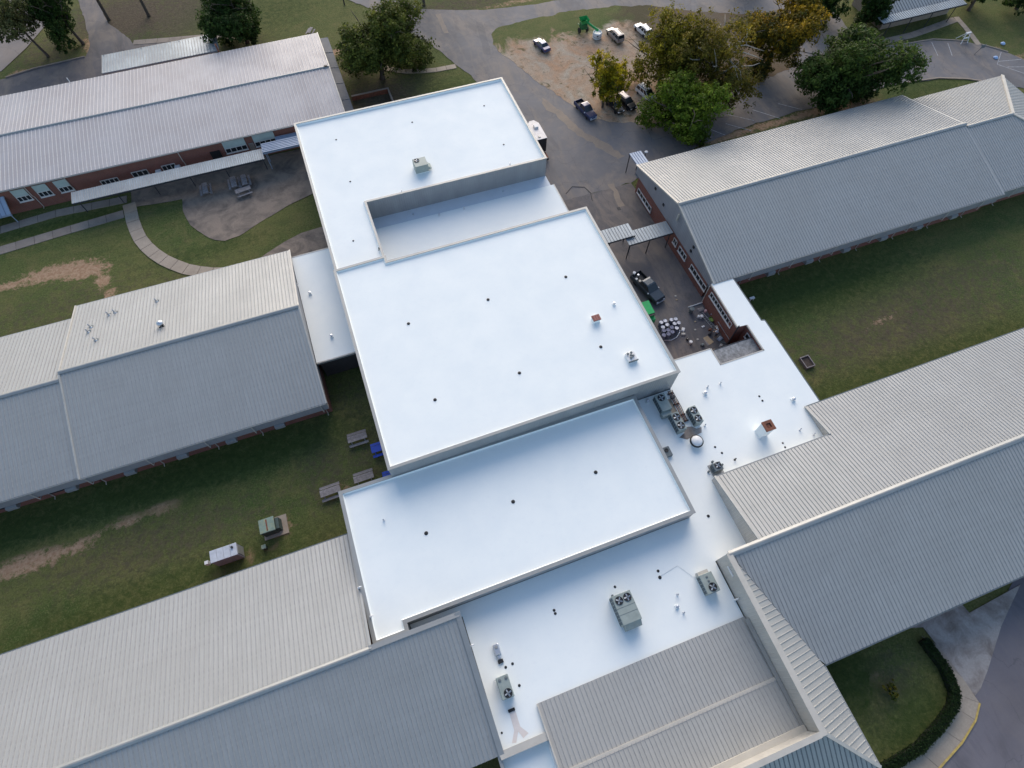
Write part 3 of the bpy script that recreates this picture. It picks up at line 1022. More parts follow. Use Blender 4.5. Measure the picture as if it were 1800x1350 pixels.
MB().prism([(1.66, 46.6), (27.0, 46.6), (27.0, 55.65), (26.6, 55.66), (26.6, 57.7), (1.66, 57.9)], -.1, 3.5).build('wall', MBRICK, rlow, True)
MB().box(27.0, 27.12, 46.9, 55.7, 3.75, 4.05).build('edge_trim', MCAP, rlow, True)
block('flat_roofed_block', 'tallest white-roofed block in the middle, with a red hatch and grid of roof drains', [(-4.6, 21.5), (27.6, 21.6), (27.6, 46.85), (1.75, 46.85), (1.75, 47.7), (-4.5, 47.6)], 8.0, 0.22, 0.22)
block('flat_roofed_block', 'white-roofed block in front of the tallest one, lower and with three drains in a row', [(-10.05, 6.9), (-6.85, 6.9), (-6.85, 7.75), (22.6, 7.75), (22.6, 21.45), (-10.0, 21.75)], 5.9, 0.25, 0.27)

LOW = [(-6.8, 6.7), (-2.0, 6.7), (-2.0, -4.7), (1.95, -4.7), (1.95, -2.4), (22.9, -2.4), (22.9, 3.0), (26.8, 3.0), (26.8, 10.4), (40.8, 10.4), (40.8, 14.3), (42.65, 14.3), (42.65, 26.0), (42.25, 26.15),
       (42.25, 33.1), (39.3, 33.1), (39.15, 26.3), (40.4, 26.2), (40.4, 22.35), (34.45, 22.35), (34.45, 24.65), (27.55, 24.75), (27.55, 21.5), (22.55, 21.5), (22.55, 7.7), (-6.8, 7.7)]
rl = root('low_flat_roof', 'low white flat roof wrapping round the blocks, crowded with air conditioning units', 'building', (25, 8, 0))
MB().add([(x, y, 4.0) for x, y in LOW], [tuple(range(len(LOW)))]).build('roof_membrane', MWHITE, rl, True)
mb = MB()
for a, b in (((39.3, 33.1), (39.15, 26.3)), ((40.4, 26.2), (40.4, 22.35)), ((34.45, 24.65), (27.55, 24.75)), ((34.45, 22.35), (34.45, 24.65)), ((40.4, 22.35), (34.45, 22.35)),
             ((42.65, 14.3), (42.65, 26.0)), ((42.25, 26.15), (42.25, 33.1)), ((42.65, 26), (42.25, 26.15)), ((39.15, 26.3), (40.4, 26.2))):
    mb.quad((*a, -.1), (*b, -.1), (*b, 3.98), (*a, 3.98))
mb.build('brick_wall', MBRICK, rl, True)
for a, b in (((39.22, 33.0), (39.07, 26.3)), ((34.45, 24.72), (27.6, 24.82)), ((34.53, 22.4), (34.53, 24.7)), ((40.4, 22.43), (34.5, 22.43)), ((40.32, 26.2), (40.32, 22.4))):
    bar((*a, 3.92), (*b, 3.92), .14, .22).build('edge_trim', MCREAM, rl, True)
for a, b in (((42.71, 14.3), (42.71, 26.05)), ((42.31, 26.15), (42.31, 33.0)), ((42.71, 26.1), (42.25, 26.25))):
    bar((*a, 3.86), (*b, 3.86), .13, .3).build('edge_trim', MACD, rl, True)
window(rl, (39.22, 32.4), (0, -1), 5.2, 0.85, 9, 2.45, (-1, 0))
window(rl, (40.36, 25.6), (0, -1), 1.6, 0.9, 2, 2.3, (-1, 0))
MB().tube([(39.05, 26.2, 0), (39.05, 26.2, 4.4)], .09, 6).build('downspout', MSTEELD, rl, True)
downspout(rl, (39.1, 33.0, 3.7), (39.15, 33.05, 0), .3, (-1, 0))
MB().box(39.1, 39.14, 26.4, 29.2, 1.0, 1.09).build('wall_rail', MSILV, rl, True)

# grey gravel canopy over the courtyard corner
rc = root('entrance_canopy', 'grey weathered flat canopy at the courtyard corner of the white roof', 'canopy', (37.5, 23.5, 0))
MB().bbox(34.9, 40.45, 22.42, 24.7, 3.0, 3.3, .04).build('roof_slab', MGRAVEL, rc, True)
MB().box(34.84, 40.48, 24.7, 24.78, 2.95, 3.34).build('fascia', MSTEELD, rc, True)
for px_ in (35.1, 37.8):
    MB().tube([(px_, 24.5, 0), (px_, 24.5, 3.0)], .06, 8).build('post', MSTEELD, rc, True)

# left connector
rcn = root('connector_roof', 'narrow white flat roof linking the left classroom wing to the tall blocks', 'building', (-7, 46.7, 0))
MB().add([(-9.5, 38.4, 4), (-4.5, 38.4, 4), (-4.5, 55.0, 4), (-9.5, 55.0, 4)], [(0, 1, 2, 3)]).build('roof_membrane', MWHITE, rcn, True)
MB().prism([(-9.3, 38.9), (-4.6, 38.9), (-4.6, 54.8), (-9.3, 54.8)], -.1, 3.7).build('wall', plain('breezeway_shadow_wall', (0.05, 0.045, 0.045), .8), rcn, True)  # near-black colour paints the shadow of the open breezeway
for yy in (38.42, 54.98):
    MB().box(-9.5, -4.5, yy - .08, yy + .08, 3.72, 4.03).build('edge_trim', MCAP, rcn, True)

# classroom wings
r1 = gable('classroom_wing', 'grey ribbed gable-roofed wing on the left with pipe vents on its far slope', -35.3, -9.5, 33.0, 56.15, 44.65, 4.1, 7.15)
r2 = gable('classroom_wing', 'lower grey gable-roofed end wing at the left edge of the picture, middle height', -62, -35.45, 33.2, 54.45, 43.85, 4.05, 6.9, east='none')
MB().prism([(-35.44, 44.6), (-35.3, 44.6), (-35.3, 55.9), (-35.44, 55.9)], 3.6, 4.0).build('filler_trim', MCAP, r1, True)
for k, xh in enumerate((-15.4, -20.8, -26.1, -31.6)):
    hood(r1, xh, 33.0)
for xd in (-10.2, -17.8, -22.8, -28.8, -35.0):
    downspout(r1, (xd, 32.9, 4.0), (xd, 33.95, 0))
for xh in (-37.6, -43.5, -50):
    hood(r2, xh, 33.2)
for xd in (-40.3, -47):
    downspout(r2, (xd, 33.1, 3.9), (xd, 34.1, 0))
for xw in (-40.2, -46):
    window(r2, (xw, 34.2), (1, 0), 2.0, 1.0, 3, 1.0, (0, -1), frame=MSTEELD)

r3 = gable('classroom_wing', 'long grey gable-roofed wing at upper right with a brick end facing the courtyard', 39.55, 85.4, 33.0, 55.15, 44.1, 4.1, 7.1, east='none')
for y_, wd, n_ in ((42.75, 0.95, 2), (41.2, 2.0, 3), (37.9, 4.1, 5)):
    window(r3, (39.66, y_), (0, -1), wd, 0.95, n_, 1.3, (-1, 0))
window(r3, (39.66, 53.5), (0, -1), 4.3, 0.85, 5, 0.55, (-1, 0))
for y_, z_ in ((38.65, 4.7), (38.85, 3.75), (49.6, 4.75), (46.95, 4.25)):
    MB().box(39.5, 39.62, y_ - .17, y_ + .17, z_ - .17, z_ + .17).build('wall_vent', MBLACK, r3, True)
MB().box(39.35, 39.6, 43.2, 43.35, 4.9, 6.1).build('wall_light', MCREAM, r3, True)
for k, xh in enumerate((49.2, 55.1, 61.0, 67.1, 73.0, 79.0)):
    hood(r3, xh, 33.0)
for xd in (45.3, 51.4, 57.9, 63.9, 70, 76, 82):
    downspout(r3, (xd, 32.9, 4.0), (xd, 33.95, 0))

# hip-roofed end beyond it
r4 = root('classroom_wing', 'hip-roofed end of the upper right wing, at the right edge of the picture', 'building', (95, 43.6, 0))
ze, zr, yr4, y04, y14, xe, xh4 = 4.05, 6.95, 43.65, 33.4, 53.9, 103.6, 93.6
MB().prism([(85.5, y04 + 1.0), (xe - .35, y04 + 1.0), (xe - .35, y14 - .35), (85.5, y14 - .35)], -.1, 2.8).build('brick_wall', MBRICK, r4, True)
MB().prism([(85.5, y04 + .1), (xe - .3, y04 + .1), (xe - .3, y14 - .3), (85.5, y14 - .3)], 2.2, ze - .1, top=False).build('siding', MSID, r4, True)
lh = math.hypot(yr4 - y04, zr - ze)
f_h = lambda s: (max(0, (85.45 + s - xh4) / (xe - xh4)) * lh, lh)
slope(r4, MROOF, (85.45, yr4, zr), (1, 0, 0), (0, y04 - yr4, ze - zr), xe - 85.45, f_h, .406)
slope(r4, MROOF, (85.45, yr4, zr), (1, 0, 0), (0, y14 - yr4, ze - zr), xe - 85.45, f_h, .406)
lhe = math.hypot(xe - xh4, zr - ze)
slope(r4, MROOF, (xh4, y04, zr), (0, 1, 0), (xe - xh4, 0, ze - zr), y14 - y04, lambda s: (abs(y04 + s - yr4) / (yr4 - y04) * lhe, lhe), .406)
ridge_cap(r4, 85.4, xh4, yr4, zr + .06)
for yy in (y04, y14):
    bar((xh4, yr4, zr + .07), (xe, yy, ze + .07), .45, .14).build('hip_cap', MCREAM, r4, True)
MB().box(85.45, xe, y04 - .11, y04 - .01, ze - .16, ze - .03).build('gutter', MCAP, r4, True)
for xd in (88, 96):
    downspout(r4, (xd, 33.3, 3.95), (xd, 34.3, 0))

# older building at the top left
r5 = gable('school_building', 'older brick building at top left with a low-pitched pale ribbed metal roof', -62, 2.95, 79.75, 100.95, 90.25, 4.1, 4.95, pitch=0.53, mat=MTL, brick_top=3.85, inset=0.3, fas=None, gabmat=MBRICK, capw=.4)
for xw in (-43.9, -41.15, -38.45):
    window(r5, (xw, 80.03), (1, 0), 1.75, 2.0, 3, 1.58, (0, -1), panel=1.1)
for xw, wd, n_, z_ in ((-33.1, 2.4, 4, 1.1), (-28.75, 2.2, 3, 1.3), (-24.6, 1.9, 3, 1.25)):
    window(r5, (xw, 80.03), (1, 0), wd, 0.95, n_, z_, (0, -1))
window(r5, (-15.35, 80.03), (1, 0), 3.15, 1.95, 4, 1.75, (0, -1), panel=1.1)
window(r5, (-11.05, 80.03), (1, 0), 3.1, 1.95, 4, 1.75, (0, -1), panel=1.1)
for xw in (-25.6, -22.9):
    MB().bbox(xw, xw + .75, 79.35, 80.0, 1.35, 1.8, .03).build('window_air_conditioner', MWP, r5, True)
for xd in (-41.8, -36.65, -21.4):
    downspout(r5, (xd, 79.7, 4.0), (xd, 79.95, 0))
MB().box(-17.5, -16.1, 79.9, 80.02, 1.4, 2.6).build('louvre', MBLACK, r5, True)
MB().box(-11.95, -11.2, 79.94, 80.03, 1.3, 2.6).build('pier', MCONC, r5, True)
MB().tube([(-13.0, 101.3, 3.9), (-13.0, 101.3, 5.3)], .14, 8).build('flue', MRUST, r5, True)
MB().tube([(-35.5, 100.9, 3.9), (-35.5, 100.9, 4.9)], .05, 6).build('vent_pipe', MWP, r5, True)
MB().box(2.2, 2.7, 90.1, 90.4, 4.95, 5.2).build('ridge_vent', MBLACK, r5, True)

# bottom left wing (its near slope runs on past the far one)
r6 = root('classroom_wing', 'large grey gable-roofed wing across the bottom left corner', 'building', (-30, 6.5, 0))
YR, ZR, ZE = 6.55, 7.05, 4.1
MB().prism([(-62, -4.5), (-2.45, -4.5), (-2.45, 6.5), (-10.4, 6.5), (-10.4, 17.5), (-62, 17.5)], -.1, 4.0).build('brick_wall', MBRICK, r6, True)
slope(r6, MROOF, (-62, YR, ZR), (1, 0, 0), (0, 17.9 - YR, ZE - ZR), 51.92, (0, math.hypot(17.9 - YR, ZR - ZE)), .406)
slope(r6, MROOF, (-62, YR, ZR), (1, 0, 0), (0, -4.9 - YR, ZE - ZR), 59.55, (0, math.hypot(-4.9 - YR, ZR - ZE)), .406)
MB().box(-62, -10.3, 17.91, 18.02, 3.93, 4.07).build('gutter', MACD, r6, True)
ridge_cap(r6, -62, -10.3, YR, ZR + .06)
MB().box(-10.3, -2.1, YR - .12, YR + .32, ZR - .2, ZR + .12).build('ridge_coping', MCAP, r6, True)
MB().box(-10.3, -2.2, YR - .04, YR + .16, 3.6, ZR - .2).build('upstand_wall', MSID, r6, True)
mb = MB().add([(-2.35, -4.9, 3.5), (-2.35, YR + .1, 3.5), (-2.35, YR + .1, ZR), (-2.35, -4.9, ZE), (-2.1, -4.9, 3.5), (-2.1, YR + .1, 3.5), (-2.1, YR + .1, ZR), (-2.1, -4.9, ZE)],
              [(0, 1, 2, 3), (7, 6, 5, 4), (0, 3, 7, 4), (1, 5, 6, 2), (3, 2, 6, 7)])
mb.build('gable_parapet', MSIDC, r6, True)
bar((-2.22, YR + .3, ZR + .14), (-2.22, -5.0, ZE + .12), .5, .1).build('coping', MCAP, r6, True)
bar((-10.16, 17.9, ZE + .1), (-10.16, YR, ZR + .1), .2, .12).build('rake_trim', MCAP, r6, True)

# right wing
r7 = root('classroom_wing', 'large grey gable-roofed wing across the lower right, its end beside the chimney', 'building', (45, 3, 0))
YR, ZR, ZE = 2.95, 7.05, 4.1
full_s = math.hypot(-8.5 - YR, ZR - ZE); full_n = math.hypot(14.35 - YR, ZR - ZE)
cut_n = full_n * (10.4 - YR) / (14.35 - YR)
zcut = ZR + (ZE - ZR) * (10.4 - YR) / (14.35 - YR)
slope(r7, MROOF, (26.7, YR, ZR), (1, 0, 0), (0, 14.35 - YR, ZE - ZR), 14.0, (0, cut_n), .406)
slope(r7, MROOF, (40.7, YR, ZR), (1, 0, 0), (0, 14.35 - YR, ZE - ZR), 40.0, (0, full_n), .406)
slope(r7, MROOF, (23.35, YR, ZR), (1, 0, 0), (0, -8.5 - YR, ZE - ZR), 57.35, lambda s: (0, full_s * min(1, s / 4.25)), .406)
ridge_cap(r7, 23.2, 80.7, YR, ZR + .06, wd=.6)
MB().add([(26.65, YR, 3.9), (26.65, 10.45, 3.9), (26.65, 10.45, zcut - .05), (26.65, YR, ZR - .05)], [(0, 1, 2, 3)]).build('gable_wall', MSIDC, r7, True)
bar((26.62, YR, ZR + .06), (26.62, 10.5, zcut + .06), .22, .16).build('rake_trim', MCAP, r7, True)
MB().box(26.6, 40.7, 10.42, 10.52, zcut - .2, zcut - .02).build('eave_trim', MCAP, r7, True)
MB().prism([(26.7, 10.0), (40.7, 10.0), (40.7, 10.4), (26.7, 10.4)], 3.9, zcut - .1).build('eave_wall', MSIDC, r7, True)
MB().add([(40.65, 10.4, 3.9), (40.65, 14.35, 3.9), (40.65, 14.35, ZE - .03), (40.65, 10.4, zcut - .03)], [(0, 1, 2, 3)]).build('step_wall', MSIDC, r7, True)
bar((40.66, 10.45, zcut + .05), (40.66, 14.4, ZE + .05), .2, .14).build('rake_trim', MCAP, r7, True)
MB().box(40.7, 80.7, 14.36, 14.47, ZE - .16, ZE - .03).build('gutter', MACD, r7, True)
MB().box(27.6, 80.7, -8.62, -8.51, ZE - .16, ZE - .03).build('gutter', MACD, r7, True)
MB().prism([(27.2, -8.1), (80, -8.1), (80, 13.9), (40.8, 13.9), (40.8, 10), (27.2, 10)], -.1, 3.9).build('brick_wall', MBRICK, r7, True)

# front wing: tall screen wall, steep outer slopes
r8 = root('front_wing', 'front wing with a tall pale screen wall and steep ribbed slopes, bottom right', 'building', (20, -10, 0))
st = math.hypot(4.3, ZR - ZE)


def east_rng(s):
    if s < 11.45: return (0, st * s / 11.45)
    if s <= 15.3: return (0, st)
    return (st * min(1, (s - 15.3) / 4.4), st)


slope(r8, MROOF, (23.3, YR, ZR), (0, -1, 0), (4.3, 0, ZE - ZR), 19.7, east_rng, .52)
slope(r8, MROOFD, (2.0, -12.35, ZR), (1, 0, 0), (0, -4.4, ZE - ZR), 25.7, lambda s: (st * max(0, (2.0 + s - 23.3) / 4.4), st), .42)
MB().box(23.02, 23.12, -12.2, 3.05, 3.9, ZR + .02).build('screen_wall', MSIDC, r8, True)
MB().box(23.12, 26.7, 2.9, 3.02, 3.9, ZR - .04).build('return_wall', MSIDC, r8, True)
MB().box(2.0, 23.0, -12.35, -12.2, 3.9, ZR + .02).build('screen_wall', MSIDC, r8, True)
MB().box(22.95, 23.5, -12.5, 3.1, ZR + .02, ZR + .14).build('coping', MCREAM, r8, True)
MB().box(2.0, 22.95, -12.55, -12.1, ZR + .02, ZR + .14).build('coping', MCREAM, r8, True)
bar((23.3, -12.35, ZR + .09), (27.6, -16.75, ZE + .09), .3, .12).build('hip_cap', MCREAM, r8, True)
MB().box(27.62, 27.73, -16.8, -8.6, ZE - .16, ZE - .03).build('gutter', MCAP, r8, True)
MB().prism([(23.2, -16.4), (27.3, -16.4), (27.3, -8), (23.2, -8)], -.1, 3.95).build('brick_wall', MBRICK, r8, True)
MB().prism([(2, -16.4), (23.2, -16.4), (23.2, -12.5), (2, -12.5)], -.1, 3.95).build('brick_wall', MBRICK, r8, True)
MB().tube([(22.85, -.8, 4.0), (22.85, -.8, 4.75), (22.98, -.8, 4.9)], .09, 8).build('wall_pipe', MWP, r8, True)
MB().box(22.9, 23.0, 1.1, 2.1, 6.0, 6.15).build('wall_lamp', MWP, r8, True)

# ribbed porch roof in front of it
r9 = root('porch_roof', 'low ribbed grey roof in two strips between the white roof and the tall screen wall', 'canopy', (12, -7, 0))
slope(r9, MROOF, (2.0, -7.8, 4.42), (1, 0, 0), (0, 5.4, -.27), 20.95, (0, math.hypot(5.4, .27)), .406)
slope(r9, MROOF, (2.0, -12.1, 4.72), (1, 0, 0), (0, 4.2, -.2), 20.95, (0, math.hypot(4.2, .2)), .406)
MB().box(1.95, 22.95, -8.0, -7.72, 4.4, 4.56).build('step_flashing', MCREAM, r9, True)
MB().box(1.98, 22.95, -12.2, -11.7, 4.7, 4.95).build('head_flashing', MCREAM, r9, True)
MB().box(22.65, 22.98, -12.1, -2.6, 4.5, 4.78).build('side_flashing', MCAP, r9, True)
MB().prism([(2.05, -12), (22.9, -12), (22.9, -2.5), (2.05, -2.5)], 3.5, 4.05).build('beam', MSID, r9, True)
bar((1.98, -2.4, 4.2), (1.98, -12.1, 4.75), .12, .2).build('edge_trim', MCREAM, r9, True)
MB().lathe([(.13, 0), (.13, .3), (.0, .3)], 10, (3.2, -8.4, 4.45)).build('vent_pipe', MSILV, r9, True)

# small white roof at the bottom
r10 = root('small_flat_roof', 'small blue-shaded white roof patch at the very bottom, behind a cream parapet', 'building', (0, -7, 0))
MB().add([(-2.3, -16, 3.4), (2.0, -16, 3.4), (2.0, -5.0, 3.4), (-2.3, -5.0, 3.4)], [(0, 1, 2, 3)]).build('roof_membrane', MWHITE, r10, True)
MB().box(-2.3, 2.0, -5.15, -4.75, 3.0, 4.2).build('parapet', MCREAM, r10, True)
MB().box(-2.36, 2.0, -5.25, -4.62, 4.2, 4.3).build('coping', MCREAM, r10, True)
MB().box(-2.6, -2.3, -16, -4.9, 3.0, 4.05).build('side_parapet', MCAP, r10, True)
MB().box(1.75, 2.0, -16, -5.25, 3.2, 3.95).build('kerb_flashing', MWHITE, r10, True)
MB().prism([(-2.2, -16), (1.9, -16), (1.9, -5.2), (-2.2, -5.2)], -.1, 3.3).build('wall', MBRICK, r10, True)


# ------------------------------------------------------------------ canopies on posts
def canopy(name, label, x0, x1, y0, y1, z, drop, mat, posts, along='x', pitch=0.35, fascia=MSTEELD, edge=None):
    r = root(name, label, 'canopy', ((x0 + x1) / 2, (y0 + y1) / 2, 0))
    if along == 'x':   # ribs run in y
        slope(r, mat, (x0, y1, z), (1, 0, 0), (0, y0 - y1, -drop), x1 - x0, (0, math.hypot(y1 - y0, drop)), pitch, .1, .05)
    else:
        slope(r, mat, (x0, y0, z), (0, 1, 0), (x1 - x0, 0, -drop), y1 - y0, (0, math.hypot(x1 - x0, drop)), pitch, .1, .05)
    MB().box(x0, x1, y0 - .07, y0 + .05, z - drop - .22, z - drop - .04).build('fascia', fascia, r, True)
    MB().box(x0, x1, y1 - .05, y1 + .07, z - .26, z - .11).build('fascia', fascia, r, True)
    for px_, py_ in posts:
        MB().box(px_ - .05, px_ + .05, py_ - .05, py_ + .05, -.05, z - drop - .1).build('post', fascia, r, True)
    return r


canopy('walkway_canopy', 'long pale blue-grey metal canopy along the brick building front', -36.3, -10.1, 75.65, 77.75, 3.0, .14, MGALV, [(x, 76.9) for x in (-36, -31, -26, -21, -16, -10.5)], pitch=.3, fascia=MSTEELD)
canopy('walkway_canopy', 'short blue ribbed canopy between the brick building and the tall white block', -10.1, -4.5, 76.5, 78.5, 3.25, .05, MBLUE, [(-9.8, 76.7), (-9.8, 78.3)], along='y', pitch=.32, fascia=MBLUE)
canopy('walkway_canopy', 'narrow blue ribbed strip canopy against the brick wall', -7.9, -4.5, 78.65, 79.6, 3.05, .04, MBLUE, [], along='y', pitch=.32, fascia=MBLUE)
canopy('rear_canopy', 'pale rust-speckled canopy behind the top left building', -31.1, -13.0, 102.6, 107.9, 3.3, -.25, MGALV, [(x, 107.6) for x in (-30.8, -25, -19, -13.4)], pitch=.45, fascia=MGALV)
canopy('side_awning', 'slate blue awning down the right end of the top left building', 3.15, 4.45, 80.2, 101.0, 3.15, .15, MSLATE, [(4.3, y) for y in (84, 90, 96)], along='y', pitch=4.2, fascia=MSLATE)
canopy('covered_walk_roof', 'left one of two grey covered-walk roofs across the courtyard, set higher', 28.0, 34.1, 44.0, 46.2, 3.45, .05, MGALV, [(33.9, 44.2), (33.9, 46.0), (30.5, 44.2)], along='x', pitch=.45)
canopy('covered_walk_roof', 'right one of two grey covered-walk roofs, touching the brick gable wall', 32.8, 39.35, 42.95, 45.1, 3.1, .05, MGALV, [(33.0, 43.1), (36, 43.1), (39.0, 43.1)], along='x', pitch=.45)
canopy('door_awning', 'small striped blue-grey awning on dark posts at the wing corner', 40.0, 41.9, 55.3, 58.3, 3.45, -.1, MBLUE, [(40.1, 58.2), (41.8, 58.2)], along='x', pitch=.38)
canopy('walkway_canopy', 'far grey canopy with brick piers at the top right edge', 96.0, 114.0, 73.2, 74.9, 3.1, .1, MGALV, [(x, 73.4) for x in (98, 102.5, 107, 112)], pitch=.45)
canopy('entrance_canopy', 'pale blue steep door canopy on the brick building at the left edge', -48.2, -45.0, 78.0, 79.95, 3.1, 1.5, MBLUE, [(-48.0, 78.1), (-45.2, 78.1)], along='x', pitch=.6, fascia=MBLUE)
rfar = root('far_building', 'tan far building partly hidden by dark trees at the top right', 'building', (108, 79, 0))
MB().prism([(99, 75.6), (114, 75.6), (114, 84), (99, 84)], -.1, 2.6).build('wall', MCLAYW, rfar, True)
slope(rfar, MROOFD, (98.6, 80, 4.2), (1, 0, 0), (0, -4.8, -1.5), 15.8, (0, math.hypot(4.8, 1.5)), .6)
slope(rfar, MROOFD, (98.6, 80, 4.2), (1, 0, 0), (0, 4.8, -1.5), 15.8, (0, math.hypot(4.8, 1.5)), .6)
for xw in (101, 105.5, 110):
    window(rfar, (xw, 75.6), (1, 0), 1.6, 1.0, 2, 1.0, (0, -1))
# retaining wall beside the sunken yard
rw = root('retaining_wall', 'low brown retaining wall by the end of the top left building', 'wall', (8, 88, 0))
MB().box(5.0, 11.2, 88.0, 88.3, -.05, .7).build('wall_run', MRUST, rw, True)
MB().box(5.0, 11.2, 88.0, 88.3, .7, .78).build('coping', MCONC, rw, True)
MB().box(10.95, 11.2, 83.4, 88.0, -.05, .72).build('wall_return', MCONC, rw, True)


# ------------------------------------------------------------------ rooftop equipment
def fan_on(r, x, y, z, rr, blades=4, a0=0.4):
    f = MB().lathe([(rr * 1.06, 0.0), (rr * 1.06, .05), (rr * .97, .05), (rr * .97, .008), (0.0, .008)], 20, (x, y, z)).build('fan_shroud', MBLACK, r, True)
    mb = MB()
    for k in range(blades):
        a = a0 + 2 * math.pi * k / blades
        ca_, sa_ = math.cos(a), math.sin(a)
        q = []
        for rad_, off, zz in ((rr * .16, -.06, .02), (rr * .9, -.17 * rr, .015), (rr * .9, .17 * rr, .05), (rr * .16, .06, .045)):
            q.append((x + ca_ * rad_ - sa_ * off, y + sa_ * rad_ + ca_ * off, z + zz))
        mb.add(q, [(0, 1, 2, 3)])
    mb.build('fan_blades', MFANB, f)
    MB().lathe([(rr * .2, .01), (rr * .2, .06), (0, .07)], 10, (x, y, z)).build('fan_hub', MACD, f)


def ac(label, x0, x1, y0, y1, h, fans, mat=MAC, z=4.0, cat='air conditioner', seams=(), coil=True, step=None, name='rooftop_unit'):
    r = root(name, label, cat, ((x0 + x1) / 2, (y0 + y1) / 2, z))
    MB().box(x0 + .06, x1 - .06, y0 + .06, y1 - .06, z - .02, z + .14).build('curb', MWHITE, r, True)
    MB().bbox(x0, x1, y0, y1, z + .14, z + h, .035).build('cabinet', mat, r, True)
    if coil:
        g = MB()
        n = max(3, int((y1 - y0) / .28))
        MB().box(x0 - .012, x0 + .02, y0 + .1, y1 - .1, z + .25, z + h - .1).build('coil_panel', MCOIL, r, True)
        for k in range(n):
            yy = y0 + .12 + (y1 - y0 - .24) * k / (n - 1)
            g.box(x0 - .03, x0 - .012, yy - .02, yy + .02, z + .25, z + h - .1)
        g.build('coil_guard', mat, r, True)
    MB().box(x0 + .12, x1 - .12, y0 - .012, y0 + .02, z + .28, z + h - .14).build('access_panel', MAC if mat is MAC else mat, r, True)
    for s_ in seams:
        MB().box(x0 + .02, x1 - .02, s_ - .018, s_ + .018, z + h - .002, z + h + .012).build('top_seam', MACD, r, True)
    for fx, fy, fr in fans:
        fan_on(r, fx, fy, z + h, fr, 4, random.uniform(0, 1.5))
    return r


rb = ac('largest grey-green rooftop unit with twin fans at one end, near the bottom centre', 11.55, 13.42, .72, 3.4, 1.7, [(12.08, 2.83, .36), (12.93, 2.87, .36)], seams=(2.2, 1.62))
MB().add([(11.75, .72, 5.5), (13.35, .72, 5.5), (13.35, .22, 5.0), (11.75, .22, 5.0), (11.75, .72, 4.3), (13.35, .72, 4.3), (13.35, .22, 4.3), (11.75, .22, 4.3)], [(0, 1, 2, 3), (3, 2, 6, 7), (1, 5, 6, 2), (0, 3, 7, 4), (7, 6, 5, 4)]).build('intake_hood', MAC, rb, True)
MB().lathe([(.1, 0), (.1, .25), (0, .3)], 8, (12.0, 3.55, 4.0)).build('pipe_stub', MACD, rb, True)
r2u = ac('rooftop unit with one fan beside the tall pale screen wall', 20.3, 21.62, .45, 2.3, 1.15, [(21.05, .95, .38)], coil=True)
for yy in (1.55, 1.95):
    MB().lathe([(.12, 0), (.12, .03), (.0, .05)], 12, (20.95, yy, 5.15)).build('knockout_cap', MACD, r2u, True)
MB().box(20.4, 21.5, 2.3, 2.62, 4.1, 4.75).build('economiser', MCREAM, r2u, True)
MB().tube([(20.25, 2.2, 4.1), (20.15, 2.4, 4.06), (19.2, 3.9, 4.03), (17.2, 3.6, 4.03)], .012, 5).build('conduit', MSILV, r2u, True)
r3u = ac('rooftop unit with one fan in the narrow strip beside the bottom left wing', -.78, .34, -1.12, .74, 1.15, [(-.12, -.72, .36)])
for xx in (-.5, .1):
    MB().lathe([(.14, 0), (.14, .04), (.0, .06)], 12, (xx, .45, 5.15)).build('knockout_cap', MACD, r3u, True)
MB().tube([(-1.0, .6, 4.0), (-1.0, .6, 4.7), (-.8, .6, 4.8)], .03, 6).build('conduit', MSILV, r3u, True)
u1 = ac('grey-green condenser with a single fan tucked into the roof corner by the tall block', 24.95, 26.15, 18.95, 21.0, 1.1, [(25.55, 20.5, .38)])
MB().box(24.85, 26.0, 18.45, 18.95, 4.1, 4.75).build('lower_housing', MAC, u1, True)
ac('twin-fan condenser standing left of its near twin, beside the pipe rack', 25.55, 26.5, 16.25, 18.4, 1.2, [(26.02, 17.82, .4), (26.02, 16.78, .4)])
ac('twin-fan condenser standing right of the pipe rack', 27.75, 28.62, 16.4, 18.42, 1.2, [(28.18, 17.9, .38), (28.18, 16.9, .38)])
dk = ac('small dark condenser near the corner of the right wing roof', 27.15, 28.1, 10.95, 11.85, .85, [(27.68, 11.5, .34)], mat=MACD)
for x_, y_ in ((26.75, 11.35), (28.5, 11.55), (27.7, 12.2)):
    MB().lathe([(.12, 0), (.12, .22), (0, .26)], 8, (x_, y_, 4)).build('isolator', MACD, dk, True)
MB().box(27.0, 28.3, 10.7, 12.0, 4.0, 4.08).build('support_sleepers', MCAP, dk, True)
mu = ac('lone grey rooftop unit with one fan on the far tall block', 9.15, 10.9, 60.9, 62.5, 1.25, [(9.65, 62.05, .34)], z=6.7, coil=False)
MB().add([(10.9, 61.1, 7.5), (11.4, 61.1, 7.0), (11.4, 62.0, 7.0), (10.9, 62.0, 7.5), (10.9, 61.1, 6.95), (11.4, 61.1, 6.95), (11.4, 62.0, 6.95), (10.9, 62.0, 6.95)], [(0, 1, 2, 3), (0, 4, 5, 1), (1, 5, 6, 2), (3, 2, 6, 7)]).build('intake_hood', MAC, mu, True)
